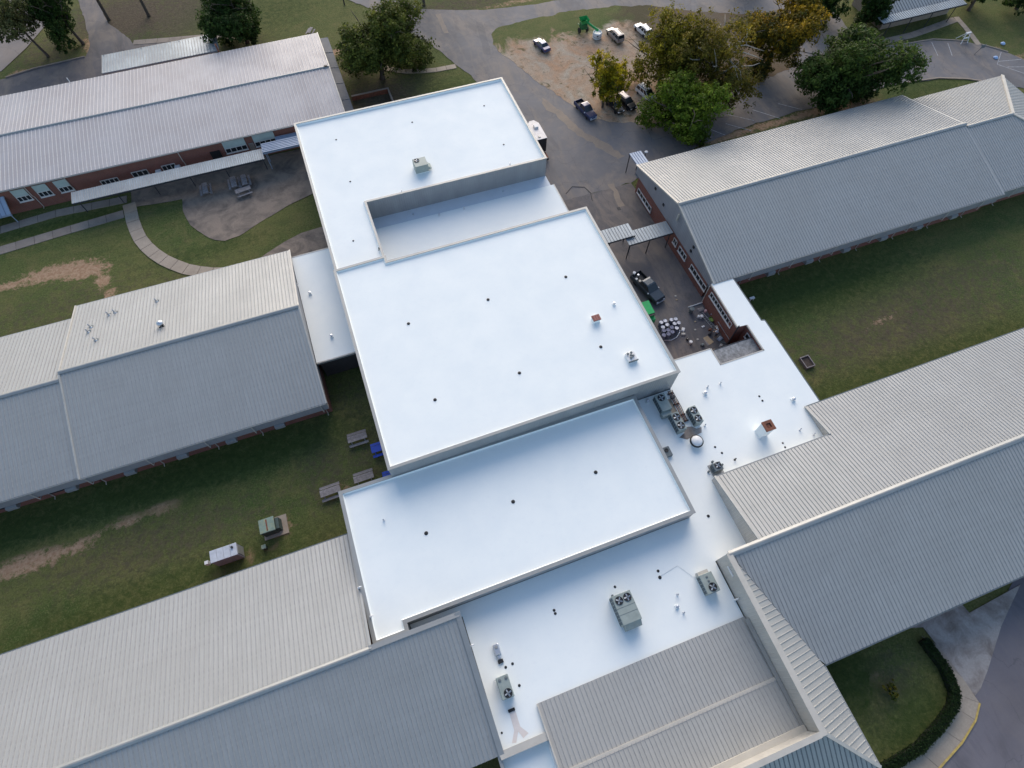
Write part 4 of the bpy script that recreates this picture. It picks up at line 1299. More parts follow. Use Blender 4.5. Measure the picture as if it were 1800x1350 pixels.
# pipe rack and pads
rk = root('pipe_rack', 'dark rusty pipe rack running between the twin-fan condensers', 'pipe rack', (27.2, 19.3, 4))
for k, dx in enumerate((-.24, -.08, .08, .24)):
    MB().tube([(27.3 + dx, 21.3, 4.22), (27.3 + dx, 19, 4.22), (27.15 + dx, 17.3, 4.22)], .05, 6).build('pipe', MSTEELD if k % 2 else MRUST, rk, True)
for yy in (21.0, 19.6, 18.2, 17.4):
    MB().box(26.9, 27.6, yy - .07, yy + .07, 4.0, 4.16).build('sleeper', MSTEELD, rk, True)
MB().bbox(26.95, 27.45, 20.3, 20.6, 4.1, 4.45, .03).build('junction_box', MSTEELD, rk, True)
sheet('worn_roof_patch', [(26.3, 20.6), (27.0, 20.4), (26.95, 18.2), (26.2, 18.6)], 4.012, MCONCL)
sheet('worn_roof_patch', [(26.55, 16.9), (27.6, 16.6), (28.0, 16.2), (28.6, 16.2), (28.3, 15.6), (26.4, 15.4), (25.7, 15.9), (26.5, 16.2)], 4.012, MCONCG)
sheet('worn_roof_patch', [(-.55, -2.25), (0.0, -2.15), (.0, -3.5), (.5, -4.2), (-.05, -4.4), (-.3, -3.8), (-.75, -4.5), (-1.1, -4.4), (-.6, -3.6)], 4.012, plain('pinkish_residue', (0.70, 0.64, 0.60), 0.7, 0, .06))
tag(MB().bbox(-.6, .02, -2.2, -1.95, 4.0, 4.12, .03).build('rubber_block', MBLACK), 'flat black rubber block lying near the cream parapet at the bottom', 'roof block')
# dome fan
df = root('exhaust_fan', 'round white dome exhaust fan with a black rim', 'roof fan', (27.05, 14.75, 4))
MB().lathe([(.55, 0), (.5, .35), (.62, .45)], 20, (27.05, 14.75, 4)).build('curb', MWHITE, df, True)
MB().lathe([(.66, .4), (.74, .46), (.74, .56), (.62, .62)], 24, (27.05, 14.75, 4)).build('rim', MBLACK, df, True, smooth=True)
MB().lathe([(.63, .6), (.55, .72), (.36, .82), (.0, .87)], 24, (27.05, 14.75, 4)).build('dome', MWP, df, True, smooth=True)
bf = root('square_vent', 'small dark grey square vent against the block parapet', 'roof vent', (23.6, 14.8, 4))
MB().bbox(23.2, 24.0, 14.25, 15.35, 4.0, 4.4, .04).build('housing', MACD, bf, True)
MB().lathe([(.22, 0), (.22, .06), (.15, .06), (.0, .02)], 14, (23.55, 14.95, 4.4)).build('throat', MBLACK, bf, True)
# chimney
ch = root('chimney', 'square white chimney with a rust-brown top on the right side roof', 'chimney', (34.4, 13.3, 4))
MB().box(33.85, 34.85, 12.8, 13.8, 3.95, 6.05).build('stack', MWHITE, ch, True)
cr = MB()
for q in ((33.78, 34.92, 12.73, 13.05), (33.78, 34.92, 13.55, 13.87), (33.78, 34.1, 13.05, 13.55), (34.6, 34.92, 13.05, 13.55)):
    cr.box(*q, 6.05, 6.22)
cr.build('crown', MRUST, ch, True)
MB().box(34.1, 34.6, 13.05, 13.55, 6.03, 6.08).build('flue_opening', MBLACK, ch, True)
MB().box(34.2, 34.5, 13.1, 13.5, 6.08, 6.12).build('flue_cover', MRUST, ch, True)
# hatch and mushroom box on the tallest roof
ht = root('roof_hatch', 'maroon-lidded square roof hatch on the tallest roof', 'roof hatch', (21.8, 30.8, 7.78))
MB().box(21.4, 22.2, 30.5, 31.15, 7.77, 8.3).build('curb', MWHITE, ht, True)
MB().bbox(21.33, 22.27, 30.42, 31.2, 8.3, 8.4, .03).build('lid', MRED, ht, True)
for k in range(3):
    MB().box(21.45 + .28 * k, 21.5 + .28 * k, 30.5, 31.12, 8.4, 8.415).build('lid_rib', MRUST, ht, True)
mv = root('vent_cluster', 'white box with five small grey vent heads on the tallest roof', 'roof vent', (23.4, 25, 7.78))
MB().bbox(22.9, 23.95, 24.45, 25.55, 7.77, 8.2, .03).build('base', MWP, mv, True)
MB().box(22.85, 24.0, 24.4, 24.45, 7.95, 8.24).build('lip', MACD, mv, True)
for dx, dy in ((-.28, .3), (.15, .34), (-.02, .05), (-.15, -.25), (.2, -.1)):
    MB().lathe([(.07, 0), (.07, .12), (.14, .12), (.12, .2), (0, .22)], 10, (23.4 + dx, 25.05 + dy, 8.2)).build('vent_head', MACD, mv, True)

# roof drains: black strainers set in the coating
dr = root('roof_drain', 'x', 'roof drain', (0, 0, 0))
MB().lathe([(.2, .004), (.19, .03), (.13, .04), (.13, .09), (.0, .11)], 12).build('strainer', MBLACK, dr)
first = [True]


def drain(x, y, z, label, group, s=1.0):
    o = dr if first[0] else copy_tree(dr)
    first[0] = False
    put(o, (x, y, z), 0, label, (s, s, s))
    o['group'] = group
    return o


for x, y, lb in ((.49, 71.2, 'black drain in the far left corner area of the farthest white roof'), (.55, 62.65, 'black drain at the left of the farthest white roof, level with the lone rooftop unit'),
                 (-1.35, 52.5, 'black drain on the narrow leg of the farthest white roof'), (11.39, 71.15, 'small drain behind the lone rooftop unit on the farthest white roof'),
                 (22.16, 71.1, 'black drain nearest the far right corner of the farthest white roof'), (22.1, 62.5, 'black drain on the right of the farthest white roof, nearer its front edge')):
    drain(x, y, 6.7, lb, 'roof drains', .65)
for x, y, lb in ((11.3, 37.65, 'far middle drain of the grid of six on the tallest roof'), (1.81, 37.55, 'far left drain of the grid of six on the tallest roof'), (21.0, 37.65, 'far right drain of the grid of six on the tallest roof'),
                 (11.34, 27.4, 'near middle drain of the grid of six on the tallest roof'), (1.9, 27.4, 'near left drain of the grid of six on the tallest roof'), (20.93, 27.43, 'near right drain of the grid of six on the tallest roof')):
    drain(x, y, 7.78, lb, 'roof drains', .95)
for x, y, lb in ((-2.95, 14.9, 'left drain of the row of three on the front white block'), (6.08, 14.95, 'middle drain of the row of three on the front white block'), (15.1, 14.95, 'right drain of the row of three on the front white block')):
    drain(x, y, 5.65, lb, 'roof drains', 1.0)
for x, y, s, lb in ((36.6, 17.3, .8, 'farther black drain of the pair beyond the white chimney'), (36.64, 16.7, .8, 'nearer black drain of the pair beyond the white chimney'), (28.84, 13.6, .8, 'farther drain of the two above the small dark condenser'),
                    (29.2, 12.75, .8, 'nearer drain of the two above the small dark condenser'), (36.0, 11.5, .7, 'farther drain of the pair in front of the white chimney'), (35.97, 11.0, .7, 'nearer drain of the pair in front of the white chimney'),
                    (24.45, 7.2, 1.0, 'lone drain in the white strip left of the right wing gable'), (6.3, 4.25, .85, 'farther drain of the pair in the middle of the front low roof'), (6.3, 3.95, .85, 'nearer drain of the pair in the middle of the front low roof'),
                    (17.18, 4.1, .9, 'farther drain of the pair between the two front rooftop units'), (17.07, 3.5, 1.1, 'nearer drain of the pair between the two front rooftop units'), (12.6, 4.2, .8, 'drain just beyond the largest rooftop unit'),
                    (.37, 1.27, .8, 'left drain beyond the unit in the narrow strip'), (1.05, 1.33, .8, 'right drain beyond the unit in the narrow strip'), (1.02, -.52, .8, 'drain to the right of the unit in the narrow strip'),
                    (-1.67, -3.4, .6, 'tiny drain close to the bottom left wing coping')):
    drain(x, y, 4.0, lb, 'roof drains', s * .8)

# small vents
sv = root('roof_vent', 'x', 'roof vent', (0, 0, 0))
MB().box(-.24, .24, -.24, .24, 0, .1, taper=.03).build('flashing', MWHITE, sv)
MB().lathe([(.14, .1), (.14, .34), (.22, .34), (.2, .44), (0, .5)], 12).build('cowl', MSILV, sv)
firstv = [True]


def vent(x, y, z, label, s=1.0, group='small roof vents'):
    o = sv if firstv[0] else copy_tree(sv)
    firstv[0] = False
    s *= .8
    put(o, (x, y, z), 0, label, (s, s, s))
    o['group'] = group


for x, y, z, s, lb in ((-8.3, 48.5, 4, 1, 'farther vent on the narrow left connector roof'), (-7.1, 41.45, 4, 1, 'nearer vent on the narrow left connector roof'), (30.95, 19.7, 4, 1.1, 'vent on the white roof right of the pipe rack'),
                       (24.67, 32.1, 7.78, .9, 'silver vent near the right edge of the tallest roof'), (17.35, .55, 4, 1, 'vent between the largest unit and the screen wall unit'), (39.9, 15.6, 4, 1.2, 'pale vent by the step of the right wing eave'),
                       (24.36, 21.0, 4, 1.2, 'round vent in the corner left of the single-fan condenser'), (10.43, 55.55, 4.02, .8, 'larger vent on the sunken low roof in the notch')):
    vent(x, y, z, lb, s)
for x, y, z, lb in ((7.2, 56.95, 3.7, 'left pipe stub in the grey gutter of the notch'), (13.9, 55.5, 4.02, 'pipe stub on the low roof right of its larger vent'), (20.0, 56.9, 3.7, 'right pipe stub in the grey gutter of the notch'),
                    (31.6, 20.3, 4, 'white pipe stub beyond the vent right of the pipe rack'), (33.2, 20.2, 4, 'white pipe stub nearest the grey canopy'), (17.9, 1.5, 4, 'white pipe stub beyond the vent near the screen wall unit'),
                    (17.7, -.15, 4, 'white pipe stub nearest the porch roof'), (30.1, 11.6, 4, 'white pipe stub right of the small dark condenser'), (-6.5, 17.5, 5.65, 'thin pipe stub on the left part of the front white block'), (6.46, 58.4, 6.7, 'pipe stub on the notch edge of the farthest roof'),
                    (21.6, 58.5, 6.7, 'pipe stub near the front right corner of the farthest roof'), (38.6, 12.2, 4, 'left white stub by the right wing eave'), (39.7, 11.2, 4, 'right white stub by the right wing eave'), (29.0, 16.2, 4, 'white stub right of the twin-fan condensers'), (1.35, 50.0, 6.7, 'dark stub at the inner edge of the narrow roof leg')):
    tag(MB().lathe([(.13, 0), (.1, .05), (.07, .08), (.07, .4), (.05, .4), (.05, .3), (0, .3)], 10, (x, y, z)).build('pipe_stub', MSILV if 'dark' not in lb else MBLACK), lb, 'vent pipe', 'vent pipes')
# duct curb by the narrow strip
du = root('duct_box', 'grey curved duct box with a black end in the narrow strip', 'duct', (.1, 2.8, 4))
MB().bbox(-.18, .38, 2.45, 3.4, 4.0, 4.4, .06).build('housing', MSILV, du, True)
MB().lathe([(.16, 0), (.16, .04), (0, .06)], 12, (.1, 3.1, 4.4)).build('cap', MCAP, du, True)
MB().bbox(-.05, .22, 2.1, 2.45, 4.0, 4.25, .03).build('neck', MSILV, du, True)
MB().bbox(-.15, .35, 1.72, 2.05, 4.0, 4.2, .03).build('end_block', MBLACK, du, True)
# wall vents on the west parapet of the front block
for x, y, z, lb in ((-10.2, 12.1, 5.9, 'farther white goose-neck vent on the left parapet of the front block'), (-9.75, 9.3, 5.9, 'nearer white goose-neck vent on the left parapet of the front block'), (-9.6, 50.2, 4.1, 'small silver vent on the roof edge by the connector'), (-2.0, 3.9, 5.9, 'small white vent on the coping of the bottom left wing')):
    g = root('goose_neck_vent', lb, 'vent pipe', (x, y, z), 0, 'goose-neck vents')
    MB().tube([(x, y, z - .1), (x, y, z + .25), (x + .12, y, z + .36), (x + .3, y, z + .3)], .07, 8).build('pipe', MWP, g, True)
    MB().box(x - .1, x + .1, y - .1, y + .1, z - .02, z + .05).build('base', MSILV, g, True)

# pipe vents on the left wing's far slope
zn = lambda y: 7.15 - (y - 44.65) / (56.15 - 44.65) * 3.05
pv = root('pipe_vent', 'x', 'vent pipe', (0, 0, 0))
MB().lathe([(.2, -.08), (.11, .06), (.085, .1), (.085, .55), (.06, .55), (.06, .4), (0, .4)], 10).build('pipe', MSILV, pv)
MB().box(-.24, .24, -.24, .24, -.12, -.02).build('boot', MACD, pv)
for k, (x, y, lb) in enumerate(((-31.1, 52.6, 'left pipe vent of the close pair near the far eave of the left wing'), (-30.4, 52.7, 'right pipe vent of the close pair near the far eave of the left wing'), (-32.9, 51.1, 'farther pipe vent of the pair at the end of the left wing slope'),
                              (-33.05, 50.3, 'nearer pipe vent of the pair at the end of the left wing slope'), (-32.0, 48.4, 'single pipe vent nearest the ridge at the left end of the left wing'), (-25.65, 52.7, 'single pipe vent at the middle of the left wing far eave'))):
    o = pv if k == 0 else copy_tree(pv)
    put(o, (x, y, zn(y) + .05), 0, lb); o['group'] = 'pipe vents on the left wing'
tv = root('turbine_vent', 'silver turbine ventilator with dark throat on the left wing far slope', 'roof vent', (-24.8, 47.9, zn(47.9)))
MB().lathe([(.2, -.15), (.2, .3)], 12).build('throat', MBLACK, tv)
MB().lathe([(.2, .3), (.36, .42), (.38, .55), (.28, .68), (0, .74)], 16).build('turbine', MSILV, tv, smooth=True)
MB().box(-.3, .3, -.62, -.15, -.14, .1).build('rain_collar', MBLACK, tv)


# ------------------------------------------------------------------ ground furniture
def picnic(mat):
    r = root('picnic_table', 'x', 'picnic table')
    top = None
    for k in range(5):
        y = -.38 + k * .155
        MB().box(-1.1, 1.1, y, y + .14, .72, .76).build('table_plank', mat, r)
    for s in (-1, 1):
        for j in range(2):
            y = s * .72 + (j - .5) * .15
            MB().box(-1.1, 1.1, y - .07, y + .07, .42, .46).build('seat_plank', mat, r)
    for xx in (-.75, .75):
        bar((xx, -.75, .0), (xx, -.25, .72), .05, .1, (1, 0, 0)).build('leg', mat, r)
        bar((xx, .75, .0), (xx, .25, .72), .05, .1, (1, 0, 0)).build('leg', mat, r)
        MB().box(xx - .03, xx + .03, -.85, .85, .34, .42).build('seat_beam', mat, r)
    return r


pt = picnic(MWOOD)
spots = [((-19.55, 75.2, .02), 90, 'weathered picnic table standing alone on the patio, left of the group'), ((-15.5, 75.1, .02), 92, 'left of the three picnic tables grouped on the patio'), ((-14.0, 75.0, .02), 92, 'right of the three picnic tables grouped on the patio'),
         ((-14.4, 73.0, .02), 8, 'crosswise picnic table in front of the patio group'), ((-7.6, 29.4, -.03), 0, 'weathered picnic table in the yard next to the blue one'), ((-8.0, 24.5, -.03), 0, 'weathered picnic table near the corner of the front white block, right one'),
         ((-11.8, 24.2, -.03), 1, 'weathered picnic table partly hidden by the front white block corner, left one')]
for k, (loc, a, lb) in enumerate(spots):
    o = pt if k == 0 else copy_tree(pt)
    put(o, loc, rad(a), lb); o['group'] = 'weathered picnic tables'
pb = picnic(MBLUEP)
put(pb, (-5.35, 27.3, -.03), 0, 'bright blue picnic table half hidden under the tallest block edge'); pb['group'] = 'blue picnic tables'
o = copy_tree(pb); put(o, (-4.9, 23.6, -.03), 0, 'second blue picnic table, only a corner showing by the block corner')
o = copy_tree(pt); put(o, (2.1, 108.4, -.03), rad(60), 'small pale table on the lawn behind the top left building', (.75, .75, .8)); o['group'] = 'lawn tables'

tr = root('transformer_box', 'green pad-mounted transformer box with a red stripe on top, in the left yard', 'transformer', (-18.6, 22.5, 0))
MB().box(-19.5, -16.95, 21.45, 23.6, -.05, .08).build('pad', MCONCL, tr, True)
MB().bbox(-19.4, -17.9, 21.8, 23.25, .08, 1.42, .04).build('cabinet', MTRANSD, tr, True)
MB().bbox(-19.44, -17.86, 21.76, 23.29, 1.42, 1.5, .03).build('lid', MTRANS, tr, True)
MB().box(-18.72, -18.58, 21.9, 23.15, 1.5, 1.512).build('warning_stripe', MRUST, tr, True)
MB().box(-17.9, -17.5, 21.9, 23.15, .08, 1.15, taper=.03).build('cable_compartment', MTRANSD, tr, True)
sh = root('equipment_cabinet', 'white corrugated equipment cabinet standing in the left yard', 'cabinet', (-23.1, 21, 0))
MB().box(-24.4, -21.8, 20.45, 21.6, -.05, 1.8).build('body', plain('cabinet_side', (0.27, 0.28, 0.33), 0.6), sh, True)
for k in range(4):
    x_ = -24.45 + k * .675
    MB().bbox(x_, x_ + .65, 20.4, 21.68, 1.8, 1.88, .02).build('roof_panel', plain('cabinet_top', (0.50, 0.53, 0.58), 0.5), sh, True)
MB().box(-21.8, -21.74, 20.6, 21.45, .1, 1.65).build('door', MCAP, sh, True)
MB().tube([(-22.2, 21.3, 1.88), (-22.2, 21.3, 2.05)], .12, 8).build('exhaust', MSTEELD, sh, True)
MB().box(-25.35, -25.0, 20.75, 21.1, .5, 1.1).build('meter_box', MWP, sh, True)
MB().tube([(-25.15, 20.95, -.05), (-25.15, 20.95, .55), (-24.4, 20.95, .55)], .04, 6).build('meter_post', MSTEELD, sh, True)
pd = root('service_pedestal', 'small green utility pedestal between the transformer and the wing roof', 'pedestal', (-19.6, 20.7, 0))
MB().bbox(-19.82, -19.4, 20.5, 20.9, -.05, .5, .04).build('body', MTRANSD, pd, True)
MB().bbox(-19.85, -19.37, 20.47, 20.93, .5, .58, .04).build('lid', MTRANS, pd, True)

pl = root('planter_bed', 'empty timber-framed raised bed on the lawn right of the white roof', 'planter', (47.1, 20.6, 0))
for q in ((46.5, 47.75, 19.75, 19.85), (46.5, 47.75, 21.25, 21.35), (46.5, 46.6, 19.85, 21.25), (47.65, 47.75, 19.85, 21.25)):
    MB().box(*q, -.05, .38).build('board', MWOOD, pl, True)
MB().box(46.6, 47.65, 19.85, 21.25, -.05, .2).build('soil', MSOIL, pl, True)
bn = root('lawn_bench', 'small white bench by the corner of the narrow white corridor roof', 'bench', (46, 31.6, 0))
MB().box(45.3, 46.0, 31.1, 31.45, .4, .46).build('seat', MWP, bn, True)
for xx in (45.4, 45.9):
    MB().box(xx - .04, xx + .04, 31.12, 31.42, -.05, .4).build('leg', MWP, bn, True)

# drums in the courtyard
bd = root('steel_drum', 'x', 'drum')
MB().lathe([(.29, 0), (.29, .29), (.305, .3), (.29, .31), (.29, .58), (.305, .59), (.29, .6), (.29, .86), (.3, .88), (.3, .9), (.275, .9), (.275, .875), (0, .87)], 16).build('barrel', plain('drum_side', (0.17, 0.19, 0.25), .5, .2, .2, rnd=.4), bd)
MB().lathe([(.27, .872), (.27, .884), (0, .886)], 16).build('lid', plain('drum_lid', (0.66, 0.67, 0.72), .5, 0, .1, 4, dirt=(.4, .36, .42), damt=.6, rnd=.3), bd)
MB().lathe([(.05, .886), (.05, .91), (0, .91)], 8, (.15, .05, 0)).build('bung', MBLACK, bd)
bd2_ = copy_tree(bd)
for ch_ in [q for q in bpy.data.objects if q.parent == bd2_ and q.name.startswith('lid')]:
    ch_.data = ch_.data.copy()
    ch_.data.materials[0] = plain('drum_lid_dark', (0.13, 0.14, 0.22), .45, .1, .2, 4, dirt=(.42, .40, .55), dscale=3, damt=.7, rnd=.4)
DW = ((32.4, 31.65), (32.95, 31.7), (33.85, 31.6), (34.4, 31.55), (33.92, 30.98), (34.47, 30.85), (32.3, 31.0), (32.88, 31.05), (33.85, 30.25))
DD = ((33.38, 30.62), (32.75, 30.42), (32.15, 30.45), (32.45, 29.85), (31.8, 29.85), (33.1, 29.95))
for first_, spots_, lb_ in ((bd, DW, 'white-lidded steel drum on the far side of the courtyard drum cluster'), (bd2_, DD, 'dark bluish-lidded drum on the near side of the courtyard drum cluster')):
    for k, (x, y) in enumerate(spots_):
        o = first_ if k == 0 else copy_tree(first_)
        put(o, (x + random.uniform(-.05, .05), y + random.uniform(-.05, .05), .006), random.uniform(0, 6), lb_, (.9, .9, random.uniform(.85, 1.05)))
        o['group'] = 'white-lidded drums' if first_ is bd else 'dark-lidded drums'
hz = MB().tube([(31.9, 29.5, .05), (32.7, 29.2, .08), (33.6, 29.35, .07), (34.3, 29.9, .05), (34.5, 30.2, .05)], .05, 6)
tag(hz.build('hose', MSILV), 'pale hose curling round the near side of the drum cluster', 'hose')
# dumpster
dp = root('dumpster', 'bright green metal dumpster at the edge of the tallest block', 'dumpster', (31.2, 33.9, 0))
MB().add([(30.2, 32.9, .2), (31.9, 32.9, .2), (31.9, 34.8, .2), (30.2, 34.8, .2), (30.2, 32.75, 1.3), (31.95, 32.75, 1.3), (31.95, 34.85, 1.45), (30.2, 34.85, 1.45)], [(3, 2, 1, 0), (0, 1, 5, 4), (1, 2, 6, 5), (2, 3, 7, 6), (3, 0, 4, 7)]).build('body', MGREENB, dp, True)
MB().add([(30.15, 33.0, 1.42), (32.0, 33.0, 1.42), (32.0, 34.9, 1.56), (30.15, 34.9, 1.56), (30.15, 33.0, 1.36), (32.0, 33.0, 1.36), (32.0, 34.9, 1.48), (30.15, 34.9, 1.48)], [(0, 1, 2, 3), (0, 4, 5, 1), (1, 5, 6, 2), (2, 6, 7, 3)]).build('lid', MGREENB, dp, True)
MB().box(30.4, 31.95, 32.7, 32.98, 1.3, 1.37).build('opening', MBLACK, dp, True)
MB().box(31.95, 32.1, 33.2, 34.5, .75, .95).build('fork_pocket', MGREENB, dp, True)
MB().box(30.3, 31.9, 32.3, 32.8, .2, .95).build('front_step', MGREENB, dp, True)
for yy in (33.2, 34.6):
    MB().lathe([(.1, -.05), (.1, .05)], 10, M=Matrix.Translation((31.7, yy, .11)) @ Matrix.Rotation(rad(90), 4, 'X')).build('wheel', MTIRE, dp, True)


def ladder(name, label, a, b, wd=.42):
    a, b = Vector((*a, .1)), Vector((*b, .1))
    d = (b - a); L = d.length; d.normalize(); s = Vector((-d.y, d.x, 0))
    r = root(name, label, 'ladder', a, 0, 'ladders')
    for k in (-1, 1):
        q = bar(a + s * k * wd / 2, b + s * k * wd / 2, .07, .1)
        q.build('rail', MSILV, r, True)
    n = int(L / .3)
    for i in range(1, n):
        p = a + d * (L * i / n)
        MB().tube([p - s * wd / 2, p + s * wd / 2], .025, 6).build('rung', MSILV, r, True)
    return r


ladder('ladder', 'aluminium ladder lying on the courtyard beside the lime green container', (38.35, 31.6), (38.75, 29.1))
ladder('ladder', 'aluminium ladder lying against the corridor brick wall behind the person', (39.6, 29.4), (39.55, 27.6))


def bucket(name, label, x, y, rr, h, mat, cat='bucket', lid=None, z=0.006, group='loose courtyard clutter'):
    r = root(name, label, cat, (x, y, z), 0, group)
    MB().lathe([(rr * .85, 0), (rr, h), (rr * .93, h), (rr * .9, h * .9), (0, h * .88)], 14).build('pail', mat, r)
    if lid:
        MB().lathe([(rr * 1.05, h), (rr * 1.05, h + .04), (0, h + .05)], 14).build('lid', lid, r)
    else:
        MB().tube([(-rr, 0, h), (-rr * .6, 0, h + rr * .5), (rr * .6, 0, h + rr * .5), (rr, 0, h)], .012, 5).build('handle', MSILV, r)
    return r


bucket('trash_barrel', 'dark barrel standing alone in the middle of the courtyard', 37.1, 32.2, .3, .85, MACD, 'barrel', MGALV if False else MACD)
bucket('bucket', 'pair of white pails left of the lying ladder, the larger', 38.0, 31.0, .2, .4, MWP, lid=MWP)
bucket('bucket', 'pair of white pails left of the lying ladder, the smaller', 37.65, 31.15, .15, .36, MWP, lid=MWP)
bucket('bucket', 'pale lavender pail beyond the lime green container', 39.45, 30.8, .22, .5, plain('lavender', (.45, .45, .58), .5), lid=plain('lavender_lid', (.5, .5, .62), .5))
bucket('bucket', 'pink pail closest to the corridor wall', 40.0 - 1.1, 31.6, .16, .4, plain('pink', (.62, .38, .38), .5), lid=plain('pinkl', (.65, .42, .42), .5))
bucket('bucket', 'small white pail by the courtyard plywood sheet, upright on dark stain', 34.8, 28.0, .2, .42, MWP, lid=MWP)
bucket('bucket', 'small black pail just beyond the white one near the plywood sheet', 34.7, 28.6, .17, .35, MBLACK)
bucket('bucket', 'dusty white pail at the near wall of the courtyard', 38.2, 26.3, .16, .36, MWP, lid=MCREAM)
bucket('bucket', 'brown pail beside the standing person', 38.1, 28.9, .2, .35, MRUST)
bucket('bucket', 'grey pail between the two ladders', 39.0, 28.9, .18, .36, MCAP, lid=MCREAM)
lg = root('lime_container', 'lime green open crate lying by the ladder', 'crate', (39.1, 30.2, 0))
MB().add([(38.85, 29.95, .01), (39.35, 29.95, .01), (39.35, 30.45, .01), (38.85, 30.45, .01), (38.78, 29.88, .35), (39.42, 29.88, .35), (39.42, 30.52, .35), (38.78, 30.52, .35)], [(3, 2, 1, 0), (0, 1, 5, 4), (1, 2, 6, 5), (2, 3, 7, 6), (3, 0, 4, 7)]).build('sides', MBRIGHTG, lg, True)
MB().box(38.86, 39.34, 29.96, 30.44, .05, .2).build('contents', plain('lime_pale', (.33, .47, .12), .6), lg, True)
MB().lathe([(.12, .2), (.12, .42), (0, .45)], 10, (39.45, 30.15, 0)).build('bottle', MWP, lg, True)
ply = root('plywood_sheet', 'tan plywood sheet lying flat on the courtyard', 'plywood', (37.2, 27.6, 0))
MB().add([(36.75, 28.15, .03), (37.45, 28.25, .03), (37.75, 27.15, .035), (37.0, 26.95, .03)], [(0, 3, 2, 1)]).build('sheet', MPLY, ply, True)
MB().prism([(36.74, 26.96 + .0), (37.76, 27.15), (37.46, 28.26), (36.74, 28.16)], .008, .025).build('lower_sheet', MWOOD, ply, True)
tag(MB().tube([(37.2, 33.0, .06), (40.0, 33.05, .1)], .07, 8).build('drain_pipe', MWP), 'white pipe lying across the courtyard from the brick corner', 'pipe')
tag(MB().bbox(37.4, 37.8, 29.55, 29.8, .006, .1, .03).build('white_board', MWP), 'short white board lying left of the ladder', 'board')
gs = root('glass_sheet_stack', 'two pale glass panels lying near the low roof edge of the courtyard', 'panel stack', (34.1, 25.5, 0))
MB().bbox(33.4, 34.7, 25.55, 25.8, .006, .08, .02).build('panel', MSILV, gs, True)
MB().bbox(33.5, 34.65, 25.1, 25.42, .006, .08, .02).build('panel', MGALV, gs, True)
for k, (x, y) in enumerate(((36.5, 35.2), (36.35, 34.6), (36.0, 28.2), (37.0, 30.7), (36.4, 29.6))):
    tag(MB().bbox(x - .12, x + .12, y - .1, y + .1, .006, .07, .02).build('scrap_block', MPLY if k % 2 else MCREAM), ['pale scrap block in front of the pickup hood', 'tan scrap block just nearer than the pale one by the pickup', 'pale scrap block left of the plywood sheet', 'tan scrap block left of the ladder', 'pale scrap block in the middle of the courtyard litter'][k], 'scrap', 'scraps on the courtyard')
for k, (x, y, lb) in enumerate(((39.0, 26.9, 'tangle of dark hose coiled beside the plywood at the courtyard end'), (38.9, 25.9, 'tangle of dark hose by the near canopy post'))):
    pts = [(x + .5 * math.cos(t * .9 + k) * (1 - t * .02), y + .38 * math.sin(t * .9), .04 + .01 * (t % 3)) for t in range(24)]
    tag(MB().tube(pts, .035, 5).build('coiled_hose', MACD), lb, 'hose', 'coiled hoses')
ms = root('lamp_head', 'small round white lamp head near the wing corner awning', 'lamp', (44.3, 60.2, 0))
MB().tube([(44.3, 60.2, 0), (44.3, 60.2, 1.0)], .05, 6).build('post', MSTEELD, ms)
ms.location = (0, 0, 0)
MB().lathe([(.28, 1.0), (.25, 1.06), (.12, 1.1), (0, 1.12)], 14, (44.3, 60.2, 0)).build('head', MWP, ms)

# stop sign seen from behind the verge
ss = root('stop_sign', 'red stop sign on a post at the verge beside the parking lot', 'sign', (92.0, 60.0, 0), rad(-20))
MB().tube([(0, 0, -.1), (0, 0, 2.5)], .05, 6).build('post', MRUST, ss)
oc = [(.42 * math.cos(rad(22.5 + 45 * k)), .42 * math.sin(rad(22.5 + 45 * k))) for k in range(8)]
MB().prism(oc, 0, .03, bottom=True).build('face', MMAG, ss).matrix_basis = Matrix.Translation((0, -.04, 2.3)) @ Matrix.Rotation(rad(90), 4, 'X')
bd2 = MB()
for k in range(8):
    a, b = Vector(oc[k]), Vector(oc[(k + 1) % 8])
    bd2.add([(*(a * .97), 0), (*(b * .97), 0), (*(b * .88), 0), (*(a * .88), 0)], [(0, 1, 2, 3)])
bd2.build('border', MWP, ss).matrix_basis = Matrix.Translation((0, -.075, 2.3)) @ Matrix.Rotation(rad(90), 4, 'X')
txt = bpy.data.curves.new('stop_text', 'FONT')
txt.body = 'STOP'; txt.size = .3; txt.align_x = 'CENTER'; txt.align_y = 'CENTER'
txt.materials.append(MWP)
_t = bpy.data.objects.new('lettering', txt); C.objects.link(_t)
bpy.context.view_layer.update()
_me = bpy.data.meshes.new_from_object(_t)
bpy.data.objects.remove(_t)
to = bpy.data.objects.new('lettering', _me); C.objects.link(to); to.parent = ss
to.matrix_basis = Matrix.Translation((0, -.076, 2.3)) @ Matrix.Rotation(rad(90), 4, 'X')
# white A-frame stand by the far path
af = root('a_frame_stand', 'white A-frame stand beside the far path', 'stand', (110.8, 67.6, 0))
for a, b in (((110.1, 67.2, -.05), (111.0, 68.0, 1.3)), ((111.4, 67.0, -.05), (111.8, 68.0, 1.3)), ((110.5, 68.9, -.05), (111.0, 68.0, 1.3)), ((111.9, 68.8, -.05), (111.8, 68.0, 1.3))):
    MB().tube([a, b], .06, 6).build('leg', MWP, af, True)
MB().box(110.85, 111.95, 67.85, 68.15, 1.25, 1.35).build('top_rail', MWP, af, True)
MB().box(110.6, 111.6, 67.55, 67.65, .55, .75).build('board', MWP, af, True)
